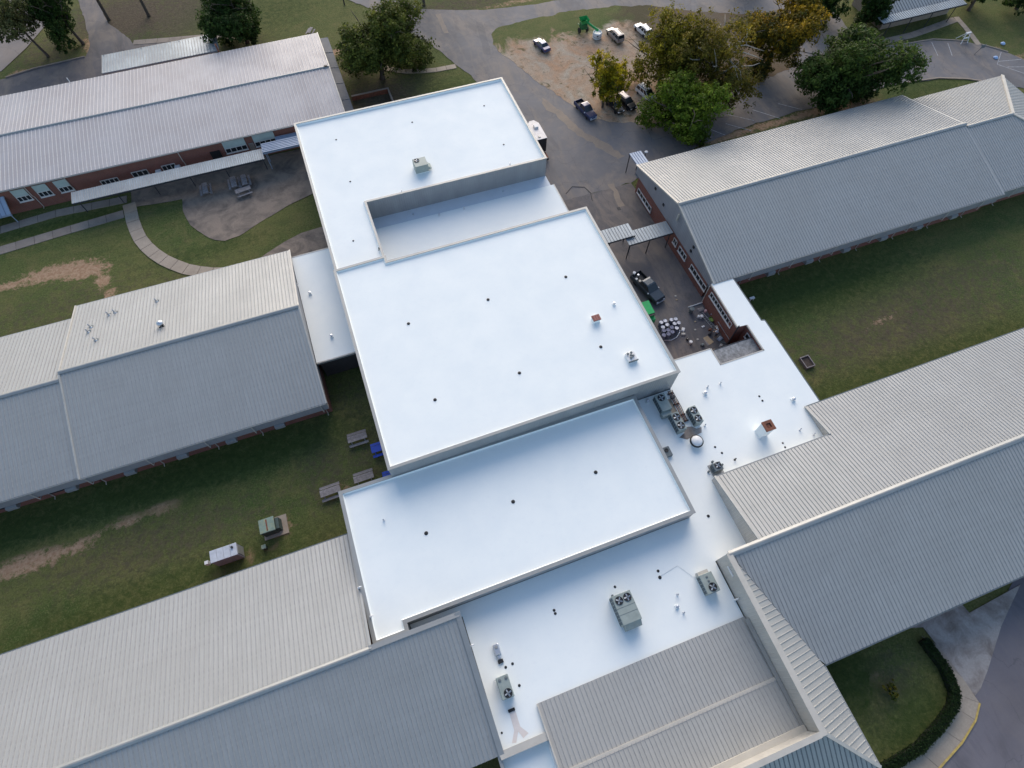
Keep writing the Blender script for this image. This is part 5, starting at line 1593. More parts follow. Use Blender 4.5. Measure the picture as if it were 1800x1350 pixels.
# accessible parking sign board and a bag on the lot
ps = root('lot_sign', 'small dark board on a leaning post in the far parking lot', 'sign', (112.3, 64.6, 0))
MB().tube([(110.2, 63.9, .05), (111.6, 64.3, .9)], .04, 6).build('post', MSTEELD, ps, True)
MB().box(111.2, 112.1, 64.2, 64.26, .7, 1.3).build('board', MACD, ps, True)
for nm_, lb, x, y in (('plastic_bag', 'pale blue bag lying on the far parking lot', 113.1, 61.9), ('plastic_bag', 'pale blue bag lying on the far lawn', 117.2, 64.7)):
    tag(MB().lathe([(.35, 0), (.42, .12), (.25, .28), (0, .33)], 9, (x, y, .0)).build(nm_, plain('bag_blue', (.35, .5, .75), .6), smooth=True), lb, 'bag', 'bags')


# ------------------------------------------------------------------ vehicles
def vehicle(name, label, kind, col, loc, rz, group='vehicles parked on the gravel lot', roofcol=None, name_cat='car'):
    """front towards +x"""
    body = paint('paint_' + label[:18].replace(' ', '_'), col, .28, .6, .15)
    r = root(name, label, name_cat, loc, rz, group)
    # stations: x, belt z, half width at belt, roof z, half width at roof
    if kind == 'sedan':
        L, st = 4.7, [(-2.35, .72, .78), (-2.2, .92, .84), (-1.45, .98, .88), (-.6, .95, .9), (.75, .95, .9), (1.35, .92, .88), (2.1, .78, .84), (2.35, .58, .76)]
        cab = [(-1.5, .97), (-.85, 1.42), (.25, 1.43), (1.1, .94)]; hr = .62
    elif kind == 'suv':
        L, st = 4.8, [(-2.4, .85, .86), (-2.32, 1.02, .9), (-1.2, 1.05, .93), (0, 1.05, .93), (.95, 1.05, .93), (1.35, 1.02, .92), (2.2, .9, .88), (2.4, .62, .8)]
        cab = [(-2.28, 1.04), (-2.0, 1.7), (.2, 1.74), (1.1, 1.04)]; hr = .72
    elif kind == 'van':
        L, st = 5.0, [(-2.5, .85, .9), (-2.42, 1.02, .94), (-1.2, 1.03, .97), (.3, 1.03, .97), (1.2, 1.02, .96), (1.55, .98, .95), (2.3, .84, .9), (2.5, .6, .8)]
        cab = [(-2.4, 1.02), (-2.15, 1.68), (.35, 1.73), (1.5, 1.0)]; hr = .76
    else:   # pickup
        L, st = 5.9, [(-2.95, .98, .94), (-2.9, 1.1, .96), (-1.0, 1.1, .97), (-.95, 1.12, .98), (.9, 1.12, .98), (1.35, 1.12, .97), (2.7, 1.0, .93), (2.95, .68, .88)]
        cab = [(-.98, 1.11), (-.78, 1.82), (.5, 1.84), (1.35, 1.12)]; hr = .74
    zb = .32
    mb = MB()
    rings = []
    for x, zt, hw in st:
        rings.append([(x, -hw * .96, zb), (x, -hw, zb + .25), (x, -hw * .97, zt - .06), (x, -hw * .88, zt), (x, hw * .88, zt), (x, hw * .97, zt - .06), (x, hw, zb + .25), (x, hw * .96, zb)])
    vs = [v for rg in rings for v in rg]
    fs = []
    for k in range(len(rings) - 1):
        for i in range(8):
            j = (i + 1) % 8
            if kind == 'pickup' and i == 3 and k in (1,):
                continue
            fs.append((8 * k + i, 8 * k + j, 8 * k + 8 + j, 8 * k + 8 + i))
    fs.append(tuple(range(8))); fs.append(tuple(range(8 * len(rings) - 1, 8 * len(rings) - 9, -1)))
    mb.add(vs, fs)
    bo = mb.build('body', body, r, smooth=False)
    if kind == 'pickup':
        MB().box(-2.85, -1.05, -.82, .82, .62, .68).build('bed_floor', MBLACK, r)
        MB().box(-2.86, -2.8, -.84, .84, .6, 1.1).build('tailgate', body, r)
        for s in (-1, 1):
            MB().box(-2.85, -1.02, s * .84 - .02, s * .84 + .02, .6, 1.09).build('bed_liner', MBLACK, r)
    wb = lambda t: .86 if kind != 'pickup' else .88
    (xa, za), (xb, zb2), (xc, zc), (xd, zd) = cab
    hb = .86 if kind == 'sedan' else .9
    A = [(xa, -hb, za), (xb, -hr, zb2), (xc, -hr, zc), (xd, -hb, zd)]
    B = [(x, -y, z) for x, y, z in A]
    rc_ = body if roofcol is None else paint('roof_' + label[:14].replace(' ', '_'), roofcol, .2, .5)
    MB().add(A + B, [(0, 1, 5, 4), (2, 3, 7, 6), (0, 3, 2, 1), (4, 5, 6, 7)]).build('cabin', body, r)
    MB().add([(A[1][0] - .02, A[1][1], A[1][2] + .005), (A[2][0] + .02, A[2][1], A[2][2] + .005), (B[2][0] + .02, B[2][1], B[2][2] + .005), (B[1][0] - .02, B[1][1], B[1][2] + .005),
              (A[1][0] + .25, A[1][1] + .12, A[1][2] + .05), (A[2][0] - .2, A[2][1] + .12, A[2][2] + .05), (B[2][0] - .2, B[2][1] - .12, B[2][2] + .05), (B[1][0] + .25, B[1][1] - .12, B[1][2] + .05)],
             [(4, 5, 6, 7), (0, 1, 5, 4), (1, 2, 6, 5), (2, 3, 7, 6), (3, 0, 4, 7)]).build('roof', rc_, r)

    def pane(nm_, a, b, c, d, k=.1, o=.015):
        q = [Vector(v) for v in (a, b, c, d)]
        cc = sum(q, Vector()) / 4
        n = (q[1] - q[0]).cross(q[3] - q[0]).normalized()
        if n.dot(cc - Vector((0, 0, 1.0))) < 0: n = -n
        MB().add([v.lerp(cc, k) + n * o for v in q], [(0, 1, 2, 3)]).build(nm_, MGLASS, r)
    pane('windshield', A[2], A[3], B[3], B[2], .06)
    pane('rear_window', A[0], A[1], B[1], B[0], .1)
    for P in (A, B):
        a0, a1, a2, a3 = [Vector(v) for v in P]
        mids = [0, .36, .68, 1] if kind in ('suv', 'van') else ([0, .52, 1] if kind == 'sedan' else [0, .4, 1])
        for t0, t1 in zip(mids, mids[1:]):
            pane('side_window', a0.lerp(a3, t0 * .96 + .02), a1.lerp(a2, t0), a1.lerp(a2, t1), a0.lerp(a3, t1 * .9 + .02), .13)
    rw_ = .36 if kind in ('pickup', 'suv') else .32
    for x in (-L * .3, L * .31):
        for s in (-1, 1):
            M_ = Matrix.Translation((x, s * .84, rw_)) @ Matrix.Rotation(rad(90), 4, 'X')
            wh = MB().lathe([(rw_ * .62, -.11), (rw_ * .96, -.11), (rw_, -.06), (rw_, .06), (rw_ * .96, .11), (rw_ * .62, .11)], 18, M=M_).build('wheel', MTIRE, r)
            MB().lathe([(rw_ * .62, -.1), (rw_ * .62, .1), (0, .11)] if s < 0 else [(0, -.11), (rw_ * .62, -.1), (rw_ * .62, .1)], 12, M=M_).build('rim', MSILV, wh)
    f_x, b_x = st[-1][0], st[0][0]
    for s in (-1, 1):
        MB().bbox(f_x - .18, f_x + .01, s * .62 - .17, s * .62 + .17, .6, .74, .03).build('headlight', MWP, r)
        MB().bbox(b_x - .02, b_x + .1, s * .68 - .12, s * .68 + .12, .75, .95, .03).build('taillight', MMAG, r)
        MB().bbox(xd - .35, xd - .15, s * .98 - .1, s * .98 + .1, 1.0, 1.14, .03).build('mirror', MWP if kind == 'pickup' else body, r)
    MB().bbox(f_x - .06, f_x + .08, -.8, .8, .36, .56, .04).build('front_bumper', MSILV if kind == 'pickup' else body, r)
    MB().bbox(b_x - .08, b_x + .06, -.8, .8, .36, .58, .04).build('rear_bumper', MSILV if kind == 'pickup' else body, r)
    k_ = .8 if 'lot' in group else .9
    r.scale = (k_, k_, k_)
    if kind in ('suv', 'van'):
        for s in (-1, 1):
            MB().box(xb + .3, xc - .2, s * .55 - .02, s * .55 + .02, zc + .03, zc + .09).build('roof_rail', MSTEELD, r)
    return r


vehicle('parked_car', 'dark blue sedan with a bright roof, alone on the far side of the gravel lot', 'sedan', (.05, .06, .16), (39.3, 90.9, .035), rad(102), roofcol=(.55, .55, .62))
vehicle('parked_car', 'tan minivan beside the white round tank', 'van', (.32, .28, .26), (52.6, 89.3, .035), rad(98))
vehicle('parked_car', 'white hatchback partly behind the yellowing tree', 'suv', (.78, .8, .82), (57.9, 88.9, .035), rad(100))
vehicle('pickup_truck', 'dark blue pickup at the corner of the gravel lot', 'pickup', (.02, .03, .10), (39.7, 72.7, .035), rad(-80), name_cat='truck')
vehicle('parked_car', 'very dark car under the yellow tree, nearest the trunk', 'sedan', (.015, .015, .022), (44.6, 72.1, .035), rad(-80))
vehicle('parked_car', 'dark car with a pale glaring roof, second from the white minivan side', 'suv', (.012, .014, .02), (46.7, 72.2, .035), rad(-76), roofcol=(.6, .5, .48))  # sky reflection on the roof painted as a pale roof colour
vehicle('parked_car', 'white minivan with dark windshield facing the road', 'van', (.78, .78, .8), (50.7, 73.0, .035), rad(-76))
vehicle('pickup_truck', 'dark grey-blue pickup with a cluttered bed in the courtyard', 'pickup', (.035, .05, .065), (33.35, 37.4, .006), rad(-76), group='vehicles in the courtyard', name_cat='truck')
for k, (x, y, lb, m_, s_) in enumerate(((32.5, 39.9, 'white pail at the tail of the cluttered pickup bed', MWP, .2), (32.35, 38.9, 'white pail against the pickup bed side', MWP, .17), (32.6, 38.4, 'pinkish pail in the pickup bed', MCREAM, .17), (32.75, 38.1, 'small white pail right behind the pickup cab', MWP, .14), (32.85, 39.4, 'silver pail in the middle of the pickup bed', MSILV, .15))):
    bucket('bucket', lb, x, y, s_, .35, m_, z=.69, lid=m_ if k % 2 == 0 else None, group='pails in the pickup bed')
# enclosed trailer behind the far block
tl = root('box_trailer', 'white-topped black enclosed trailer beside the far tall block', 'trailer', (29.4, 67.9, 0))
poly = [(28.5, 66.0), (30.2, 66.0), (30.2, 69.4), (29.7, 70.2), (29.0, 70.2), (28.5, 69.6)]
MB().prism(poly, .5, 2.9).build('body', plain('trailer_black', (.02, .02, .025), .4), tl, True)
MB().prism(offset(poly, -.03), 2.9, 2.98).build('roof', plain('trailer_roof', (.74, .70, .68), .5), tl, True)
MB().bbox(29.1, 29.75, 68.3, 69.0, 2.98, 3.28, .05).build('roof_air_conditioner', MWP, tl, True)
MB().bbox(29.0, 29.35, 66.3, 66.65, 2.98, 3.06, .03).build('roof_vent', MCAP, tl, True)
MB().box(28.6, 30.1, 64.6, 65.9, .35, .45).build('ramp', MRUST, tl, True)
MB().box(28.6, 30.1, 64.5, 64.62, .1, .5).build('ramp_lip', MSTEELD, tl, True)
for yy in (67.2, 68.1):
    for xx in (28.55, 30.15):
        wz = MB().lathe([(.2, -.1), (.34, -.1), (.34, .1), (.2, .1)], 14, M=Matrix.Translation((xx, yy, .35)) @ Matrix.Rotation(rad(90), 4, 'Y')).build('wheel', MTIRE, tl, True)
# round tank and green auger machine
tk = root('round_tank', 'white round tank with a green chute resting in it', 'tank', (49.6, 90.3, .035))
tk.scale = (.85, .85, .85)
MB().lathe([(.85, 0), (.95, .1), (.95, 1.1), (.88, 1.2), (.82, 1.2), (.82, 1.0), (0, .95)], 22).build('shell', MWP, tk, smooth=False)
MB().box(-.5, -.2, -.97, -.9, .75, .95).build('label_plate', MBLACK, tk)
MB().lathe([(.98, .45), (.98, .52)], 22).build('hoop', MCAP, tk)
gm = root('auger_machine', 'bright green auger machine with a chute reaching into the white tank', 'machine', (47.9, 92.6, .035))
gdark = plain('machine_green_dark', (.01, .12, .035), .6)
ggr = plain('machine_green', (.02, .33, .08), .5)
MB().tube([(1.8, -2.3, 1.25), (.9, -1.3, 1.7), (.1, -.4, 2.2)], [.22, .2, .2], 10).build('chute', ggr, gm)
MB().bbox(-.6, .5, -.6, .6, .8, 1.7, .08).build('engine_housing', gdark, gm)
MB().add([(-.5, -.5, 1.7), (.5, -.5, 1.7), (.5, .5, 1.7), (-.5, .5, 1.7), (-.75, -.75, 2.4), (.75, -.75, 2.4), (.75, .75, 2.4), (-.75, .75, 2.4)], [(0, 1, 5, 4), (1, 2, 6, 5), (2, 3, 7, 6), (3, 0, 4, 7), (0, 3, 2, 1)]).build('hopper', ggr, gm)
for s in (-1, 1):
    MB().lathe([(.25, -.12), (.45, -.12), (.45, .12), (.25, .12)], 14, M=Matrix.Translation((s * .75, 0, .45)) @ Matrix.Rotation(rad(90), 4, 'Y')).build('wheel', MTIRE, gm)
bar((0, .6, .6), (-.2, 2.0, .45), .12, .12).build('tow_bar', gdark, gm)


# ------------------------------------------------------------------ person in the courtyard
def skin(name, verts, edges, radii, mat, parent, root_i=0):
    me = bpy.data.meshes.new(name)
    me.from_pydata(verts, edges, [])
    o = link(name, me, mat, parent)
    md = o.modifiers.new('skin', 'SKIN')
    for i, rr in enumerate(radii):
        me.skin_vertices[0].data[i].radius = (rr, rr)
        me.skin_vertices[0].data[i].use_root = (i == root_i)
    md.use_smooth_shade = True
    sb = o.modifiers.new('sub', 'SUBSURF'); sb.levels = 1; sb.render_levels = 1
    return o


pr = root('person', 'person in a white shirt and dark trousers bending over tools in the courtyard', 'person', (38.25, 27.75, .006), rad(120))
bv = [(0, 0, .95), (.1, 0, 1.15), (.2, 0, 1.38), (.27, 0, 1.5), (.31, 0, 1.6), (.34, 0, 1.7),
      (.2, .19, 1.4), (.34, .22, 1.15), (.52, .14, .98), (.58, .12, .92), (.2, -.19, 1.4), (.36, -.22, 1.14), (.54, -.14, .96), (.6, -.12, .9),
      (.0, .1, .9), (.06, .11, .5), (-.02, .12, .08), (.12, .13, .04), (.0, -.1, .9), (-.04, -.11, .5), (-.12, -.12, .08), (.02, -.13, .04)]
be = [(0, 1), (1, 2), (2, 3), (3, 4), (4, 5), (2, 6), (6, 7), (7, 8), (8, 9), (2, 10), (10, 11), (11, 12), (12, 13), (0, 14), (14, 15), (15, 16), (16, 17), (0, 18), (18, 19), (19, 20), (20, 21)]
brd = [.14, .13, .14, .06, .09, .1, .07, .05, .035, .03, .07, .05, .035, .03, .09, .065, .045, .04, .09, .065, .045, .04]
skin('body', bv, be, brd, plain('skin_tone', (.36, .22, .16), .6), pr)
skin('shirt', [bv[0], bv[1], bv[2], bv[6], tuple(Vector(bv[6]).lerp(Vector(bv[7]), .7)), bv[10], tuple(Vector(bv[10]).lerp(Vector(bv[11]), .7))], [(0, 1), (1, 2), (2, 3), (3, 4), (2, 5), (5, 6)], [.2, .2, .22, .12, .11, .12, .11], MWP, pr)
skin('trousers', [bv[0], bv[14], bv[15], (bv[16][0], bv[16][1], .12), bv[18], bv[19], (bv[20][0], bv[20][1], .12)], [(0, 1), (1, 2), (2, 3), (0, 4), (4, 5), (5, 6)], [.15, .11, .085, .07, .11, .085, .07], plain('trouser_navy', (.03, .035, .06), .8), pr)
MB().lathe([(.0, -.02), (.1, 0), (.112, .06), (.08, .12), (0, .14)], 12, (.335, 0, 1.68)).build('cap', MWP, pr, smooth=True)


# ------------------------------------------------------------------ trees
def leaves(name, c, rr, count, size, pal, parent, seed, shell=.55, lobes=9, zcut=-1.0, gaps=.0):
    """a crown of separate leaf sprays gathered in clumps of uneven size"""
    rg = np.random.default_rng(seed)
    c = np.array(c); rr = np.array(rr)
    # lobes
    th = rg.uniform(0, 2 * np.pi, lobes); ph = np.arccos(rg.uniform(-.85, .95, lobes))
    ld = np.stack([np.sin(ph) * np.cos(th), np.sin(ph) * np.sin(th), np.cos(ph)], 1)
    lc = ld * rg.uniform(.5, .84, (lobes, 1)); lr = rg.uniform(.24, .48, lobes)
    lc = np.vstack([lc, [[0, 0, 0.0]], lc[:3] * .5]); lr = np.append(lr, [.56, .4, .4, .4])
    nc = max(24, count // 34)
    which = rg.choice(len(lr), nc, p=lr ** 2 / (lr ** 2).sum())
    d = rg.normal(size=(nc, 3)); d /= np.linalg.norm(d, axis=1)[:, None]
    rad_ = lr[which] * (rg.uniform(0, 1, nc) ** (1 - shell))
    cc = lc[which] + d * rad_[:, None]
    keep = cc[:, 2] > zcut
    cc, d = cc[keep], d[keep]
    nc = len(cc)
    per = count // nc
    cr = rg.uniform(.05, .15, nc)
    n = nc * per
    ci = np.repeat(np.arange(nc), per)
    off = rg.normal(size=(n, 3)); off /= np.linalg.norm(off, axis=1)[:, None]
    off *= (rg.uniform(0, 1, n) ** .45 * cr[ci])[:, None]
    p = (cc[ci] + off) * rr + c
    nrm = d[ci] * .5 + off / cr[ci][:, None] * .5 + rg.normal(size=(n, 3)) * .55 + np.array([0, 0, .45])
    nrm /= np.linalg.norm(nrm, axis=1)[:, None]
    t = np.cross(nrm, rg.normal(size=(n, 3))); t /= np.linalg.norm(t, axis=1)[:, None]
    b = np.cross(nrm, t)
    s = (size * rg.uniform(.55, 1.3, n))[:, None]
    v = np.empty((n, 4, 3))
    v[:, 0] = p - t * s * .5; v[:, 1] = p - b * s * .28 + nrm * s * .06; v[:, 2] = p + t * s * .5; v[:, 3] = p + b * s * .28 + nrm * s * .06
    me = bpy.data.meshes.new(name)
    me.vertices.add(n * 4); me.vertices.foreach_set('co', v.ravel())
    me.loops.add(n * 4); me.loops.foreach_set('vertex_index', np.arange(n * 4))
    me.polygons.add(n); me.polygons.foreach_set('loop_start', np.arange(0, n * 4, 4))
    me.update(calc_edges=True)
    # tints: each clump its own leaf colour, each spray a little off it; higher clumps lean to later palette colours
    pal = np.array(pal)
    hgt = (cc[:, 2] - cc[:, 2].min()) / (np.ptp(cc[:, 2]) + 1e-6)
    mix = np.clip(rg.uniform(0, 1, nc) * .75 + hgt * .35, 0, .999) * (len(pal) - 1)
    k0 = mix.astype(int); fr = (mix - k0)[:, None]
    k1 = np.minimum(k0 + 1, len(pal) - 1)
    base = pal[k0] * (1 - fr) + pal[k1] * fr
    tint = base[ci] * rg.uniform(.75, 1.9, (n, 1))
    col = np.ones((n, 4, 4), np.float32)
    col[:, :, :3] = tint[:, None, :]
    at = me.color_attributes.new('tint', 'FLOAT_COLOR', 'POINT')
    at.data.foreach_set('color', col.ravel())
    return link(name, me, MLEAF, parent)


def tree(label, base, ht, c, rr, count, size, pal, seed, trunk_r=.28, bark=None, lobes=9, shell=.55, branches=9, name='tree', zcut=-1.0, cat='tree', show=0.55):
    rg = random.Random(seed)
    r = root(name, label, cat, (*base, 0))
    bark = bark or MBARK
    bx, by = 0, 0
    cx, cy, cz = c[0] - base[0], c[1] - base[1], c[2]
    top = Vector((cx, cy, cz + rr[2] * .55))
    mid = Vector((cx * .4, cy * .4, max(1.2, cz - rr[2] * .55)))
    tr_ = MB().tube([(0, 0, -.2), (0.02, 0, .25), (mid.x * .5, mid.y * .5, mid.z * .5), mid, mid.lerp(top, .5) + Vector((rg.uniform(-.4, .4), rg.uniform(-.4, .4), 0)), top],
                    [trunk_r * 1.5, trunk_r * 1.1, trunk_r * .95, trunk_r * .8, trunk_r * .5, trunk_r * .15], 10).build('trunk', bark, r, smooth=True)
    for k in range(branches):
        a = 2 * math.pi * k / branches + rg.uniform(-.4, .4)
        t = rg.uniform(.0, .75)
        s0 = mid.lerp(top, t)
        el = rg.uniform(-.1, .75)
        e = Vector((cx + math.cos(a) * math.cos(el) * rr[0] * .86, cy + math.sin(a) * math.cos(el) * rr[1] * .86, cz + math.sin(el) * rr[2] * .85))
        m1 = s0.lerp(e, .5) + Vector((rg.uniform(-.5, .5), rg.uniform(-.5, .5), rg.uniform(.1, .7)))
        rb_ = trunk_r * (.5 - .3 * t)
        MB().tube([s0, s0.lerp(m1, .55), m1, m1.lerp(e, .6) + Vector((rg.uniform(-.3, .3), rg.uniform(-.3, .3), rg.uniform(-.2, .3))), e], [rb_, rb_ * .8, rb_ * .6, rb_ * .4, rb_ * .12], 6).build('limb', bark, tr_, smooth=True)
        if rg.random() < .8:
            e2 = m1 + Vector((rg.uniform(-1, 1) * rr[0] * .45, rg.uniform(-1, 1) * rr[1] * .45, rg.uniform(.1, .5) * rr[2]))
            MB().tube([m1, m1.lerp(e2, .5) + Vector((0, 0, .15)), e2], [rb_ * .45, rb_ * .3, rb_ * .08], 5).build('limb', bark, tr_, smooth=True)
    leaves('crown', (cx, cy, cz - .5), rr, int(count * 2.4), size * .84, pal, r, seed, shell, lobes, zcut)
    return r


DG = [(.013, .030, .009), (.026, .050, .012), (.042, .072, .015), (.065, .10, .020)]
MG = [(.024, .046, .007), (.055, .092, .010), (.09, .138, .014), (.13, .18, .020)]
OL = [(.034, .040, .010), (.068, .066, .013), (.115, .098, .016), (.17, .135, .018)]
YE = [(.035, .05, .010), (.10, .10, .010), (.22, .185, .010), (.33, .25, .012)]
OR = [(.026, .034, .010), (.05, .055, .012), (.15, .11, .013), (.30, .19, .012)]
tree('big round dark green tree beside the far parking lot', (78.6, 61.6), 13, (78.9, 61.6, 5.5), (9.2, 9.2, 6.8), 18000, .55, DG, 11, .4, lobes=11)
tree('rounded bright green tree touching the corner of the upper right wing roof', (51.4, 62.0), 10, (51.5, 62.3, 4.5), (7.0, 7.0, 5.5), 13000, .48, MG, 12, .3)
tree('small sparse yellow tree over the dark parked cars', (42.9, 73.0), 10, (42.7, 73.4, 4.7), (4.0, 4.3, 5.0), 4600, .42, YE, 13, .18, lobes=8)
tree('olive sycamore with pale bare limbs in the gravel lot', (60.8, 69.8), 14, (60.3, 70.2, 6.2), (8.0, 7.8, 6.8), 8500, .46, OL, 14, .42, MBARKW, lobes=16, branches=18, shell=.45)
tree('yellow-green tree left of the sycamore, in front of the white hatchback', (54.6, 75.6), 13, (54.2, 76.2, 5.8), (7.0, 7.2, 6.6), 9000, .46, [(.040, .048, .010), (.085, .085, .012), (.15, .135, .014), (.22, .18, .016)], 34, .3, lobes=13)
tree('orange-tinged tree with a dark underside behind the sycamore', (73.4, 73.0), 13, (73.5, 72.8, 6.2), (6.8, 6.8, 6.2), 12000, .5, OR, 15, .35, lobes=10)
tree('broad green oak between the top left building and the road', (11.0, 92.0), 13, (11.8, 92.6, 5.6), (8.2, 8.6, 6.6), 18000, .5, [(.022, .036, .010), (.042, .060, .013), (.066, .084, .017), (.10, .11, .022)], 16, .4)
tree('dark shaded tree behind the top left building roof', (-8.9, 109.4), 11, (-8.9, 109.2, 4.9), (6.4, 6.2, 5.3), 11000, .5, DG[:3], 17, .32)
tree('narrow dark evergreen at the top left', (-35.8, 118.4), 11, (-36.8, 118.8, 5.6), (4.4, 4.4, 5.9), 6500, .42, DG[:3], 18, .26, name='evergreen_tree')
tree('second dark evergreen at the top left, farther back', (-39.4, 121.5), 11, (-39.3, 121.8, 6.2), (3.3, 3.3, 5.2), 5000, .42, DG[:3], 28, .26, name='evergreen_tree')
tree('olive grey tree leaning over the top left street', (-41.5, 116.7), 10, (-43.6, 118.0, 5.8), (6.0, 5.4, 4.8), 6000, .42, [(.03, .04, .016), (.05, .06, .022), (.075, .085, .03), (.11, .11, .045)], 19, .22)
tree('bare-trunked tree right of the service drive, left of two', (-31.3, 124.3), 14, (-31.0, 124.3, 10.0), (4.5, 4.5, 3.6), 3000, .5, OL, 20, .26)
tree('bare-trunked tree right of the service drive, right of two', (-24.5, 123.2), 14, (-24.2, 123.4, 10.0), (4.5, 4.5, 3.6), 3000, .5, OL, 21, .26)
tree('tree at the street bend whose trunk foot shows at the top edge', (23.4, 110.1), 12, (24, 111.5, 8.8), (4.2, 4.2, 3.4), 3000, .5, OL, 22, .25)
tree('dark evergreen at the top edge right of the orange tree', (89.3, 82.0), 10, (89.3, 82.0, 4.6), (4.4, 4.4, 4.6), 5500, .5, DG[:3], 23, .3, name='evergreen_tree')
tree('dark evergreen in front of the far building', (96.8, 77.3), 10, (96.8, 77.5, 4.6), (4.0, 3.4, 4.6), 5500, .5, DG[:3], 24, .3, name='evergreen_tree')
tree('dark evergreen right of the far canopy', (118.6, 75.2), 10, (118.6, 75.2, 4.0), (4.4, 4.0, 4.0), 5000, .5, DG[:3], 25, .3, name='evergreen_tree')
tree('dark evergreen at the top right corner', (127.5, 72.6), 10, (127.5, 72.6, 4.2), (5.0, 4.4, 4.4), 5000, .5, DG[:3], 26, .3, name='evergreen_tree')
tree('low dark tree behind the gravel lot street', (82.6, 95.2), 9, (82.6, 95.4, 4.0), (4.6, 4.0, 4.0), 4500, .5, DG[:3], 27, .28, name='evergreen_tree')

# clipped hedge and a small shrub in the front garden
hd = root('clipped_hedge', 'dark clipped hedge bordering the front garden along the curved walk', 'hedge', (39.5, -14, 0))


def hedge_run(name, pts, wd, h, seed):
    rg = np.random.default_rng(seed)
    n = 0
    P, Nn = [], []
    for a, b in zip(pts, pts[1:]):
        a, b = np.array(a), np.array(b)
        L = np.linalg.norm(b - a); d = (b - a) / L; s = np.array([-d[1], d[0]])
        k = int(L * 420)
        t = rg.uniform(0, 1, k); q = rg.uniform(-1, 1, k); z = rg.uniform(.1, 1, k)
        face = rg.integers(0, 3, k)
        q = np.where(face == 0, np.sign(q), q); z = np.where(face > 0, 1.0, z)
        p = a + np.outer(t * L, d) + np.outer(q * wd / 2, s)
        P.append(np.column_stack([p, z * h])); Nn.append(np.column_stack([np.outer(np.where(face == 0, q, 0), s), np.where(face > 0, 1.0, .2)]))
    P, Nn = np.vstack(P), np.vstack(Nn)
    n = len(P)
    P += rg.normal(size=P.shape) * .05
    nr = Nn + rg.normal(size=P.shape) * .5; nr /= np.linalg.norm(nr, axis=1)[:, None]
    t = np.cross(nr, rg.normal(size=P.shape)); t /= np.linalg.norm(t, axis=1)[:, None]
    b = np.cross(nr, t); s = rg.uniform(.05, .11, n)[:, None]
    v = np.stack([P - t * s, P - b * s * .6, P + t * s, P + b * s * .6], 1)
    me = bpy.data.meshes.new(name)
    me.vertices.add(n * 4); me.vertices.foreach_set('co', v.ravel())
    me.loops.add(n * 4); me.loops.foreach_set('vertex_index', np.arange(n * 4))
    me.polygons.add(n); me.polygons.foreach_set('loop_start', np.arange(0, n * 4, 4))
    me.update(calc_edges=True)
    col = np.ones((n, 4, 4), np.float32)
    col[:, :, :3] = (np.array([.020, .040, .012]) * rg.uniform(.5, 1.5, (n, 1)))[:, None, :]
    me.color_attributes.new('tint', 'FLOAT_COLOR', 'POINT').data.foreach_set('color', col.ravel())
    return link(name, me, MLEAF, hd, True)


HP = [(39.9, -10.5), (40.2, -13.2), (39.7, -15.3), (38.7, -16.2), (36.6, -17.0), (33.6, -17.8), (30.5, -18.0), (27.8, -18.1)]
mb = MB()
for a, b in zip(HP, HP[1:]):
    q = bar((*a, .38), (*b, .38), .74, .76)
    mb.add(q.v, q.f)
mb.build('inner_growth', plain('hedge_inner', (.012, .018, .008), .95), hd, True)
hedge_run('foliage', HP, .8, .8, 5)
shb = root('garden_shrub', 'small yellow-green shrub in the middle of the front garden', 'shrub', (34.1, -13.0, 0))
MB().tube([(0, 0, -.05), (.05, 0, .4), (.1, .1, .8)], [.06, .05, .02], 6).build('stem', MBARK, shb)
leaves('foliage', (0, 0, .6), (.95, 1.3, .6), 900, .2, [(.03, .05, .012), (.06, .08, .016), (.11, .11, .02), (.17, .14, .02)], shb, 31, .4, 6)

print('objects', len(bpy.data.objects), 'tris', sum(len(m.loop_triangles) or len(m.polygons) * 2 for m in bpy.data.meshes))

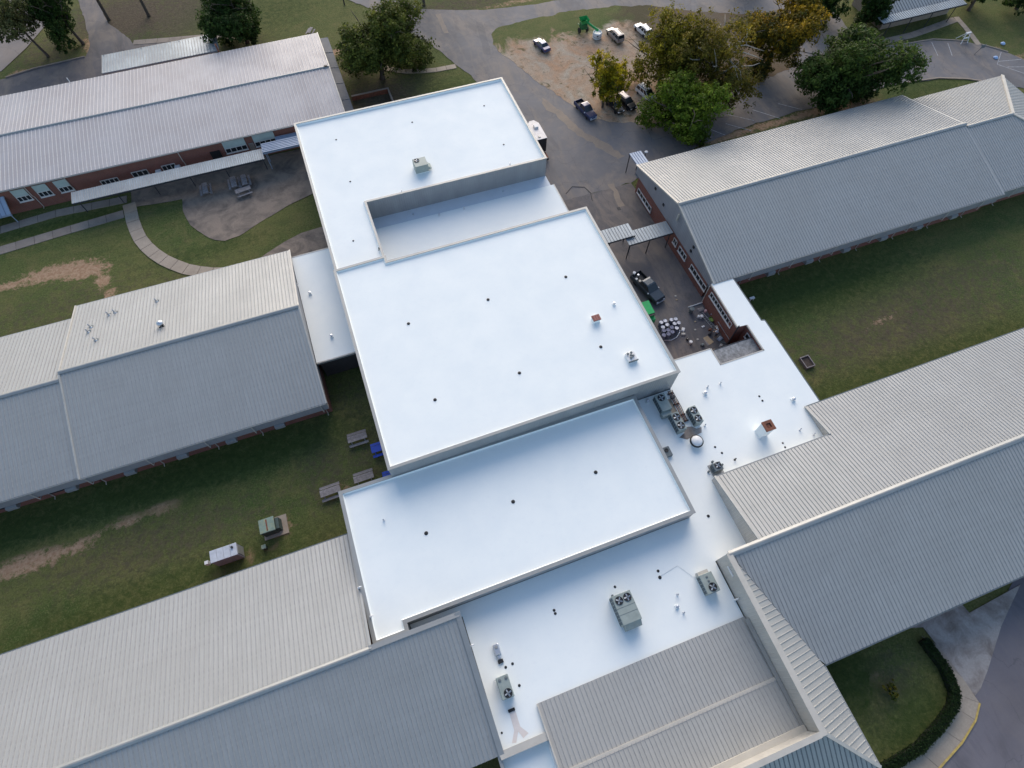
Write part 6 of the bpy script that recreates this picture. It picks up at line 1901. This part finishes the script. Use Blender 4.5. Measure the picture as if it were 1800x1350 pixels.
# loose things on the road
tag(MB().tube([(29.9, 57.2, .03), (31.3, 58.2, .03), (33.0, 57.5, .03), (33.4, 56.1, .03), (33.0, 54.6, .03)], .04, 6).build('cable', MBLACK), 'black cable lying in a curve on the road beside the low roof', 'cable')
dg = root('drain_grate', 'small dark drain grate in the paving beyond the covered walk', 'drain', (36.0, 51.9, 0))
MB().box(35.75, 36.25, 51.6, 52.2, -.02, .02).build('frame', MSTEELD, dg, True)
for k in range(4):
    MB().box(35.8 + k * .11, 35.85 + k * .11, 51.65, 52.15, .02, .035).build('grate_bar', MBLACK, dg, True)
up = root('light_pole', 'dark light pole at the street edge beyond the broad green oak', 'pole', (9.6, 115.0, 0))
MB().tube([(0, 0, -.1), (0, 0, 7.5)], [.12, .08], 8).build('shaft', MSTEELD, up)
MB().tube([(0, 0, 7.3), (.6, -.2, 7.7), (1.2, -.4, 7.75)], .05, 6).build('arm', MSTEELD, up)

# more clutter by the corridor wall
for lb, cat, nm_, x, y, w_, d_, h_, m_, a_ in (
        ('folded blue tarp beside the ladder against the corridor wall', 'tarp', 'folded_tarp', 38.7, 27.3, .7, .5, .12, MBLUE, 20),
        ('dark toolbox near the person in the courtyard', 'toolbox', 'toolbox', 37.8, 28.4, .5, .28, .3, MSTEELD, 35),
        ('cardboard box by the near courtyard wall', 'box', 'cardboard_box', 37.0, 25.9, .45, .4, .32, MPLY, 12),
        ('white sack slumped beside the drum cluster', 'sack', 'material_sack', 34.9, 30.1, .6, .4, .2, MWP, 50),
        ('second white sack lying nearer than the first by the drums', 'sack', 'material_sack', 34.6, 29.5, .55, .38, .18, MCREAM, -20),
        ('grey pallet leaning stack at the foot of the corridor wall', 'pallet', 'pallet', 38.6, 32.1, .9, .6, .16, MWOOD, 5),
        ('black crate left of the plywood sheet', 'crate', 'plastic_crate', 36.1, 27.2, .45, .35, .28, MACD, 15)):
    r_ = root(nm_, lb, cat, (x, y, .006), rad(a_))
    MB().bbox(-w_ / 2, w_ / 2, -d_ / 2, d_ / 2, 0, h_, min(.05, h_ * .3)).build('body', m_, r_)
    MB().bbox(-w_ * .42, w_ * .42, -d_ * .36, d_ * .36, h_, h_ + .04, .015).build('top', m_, r_)
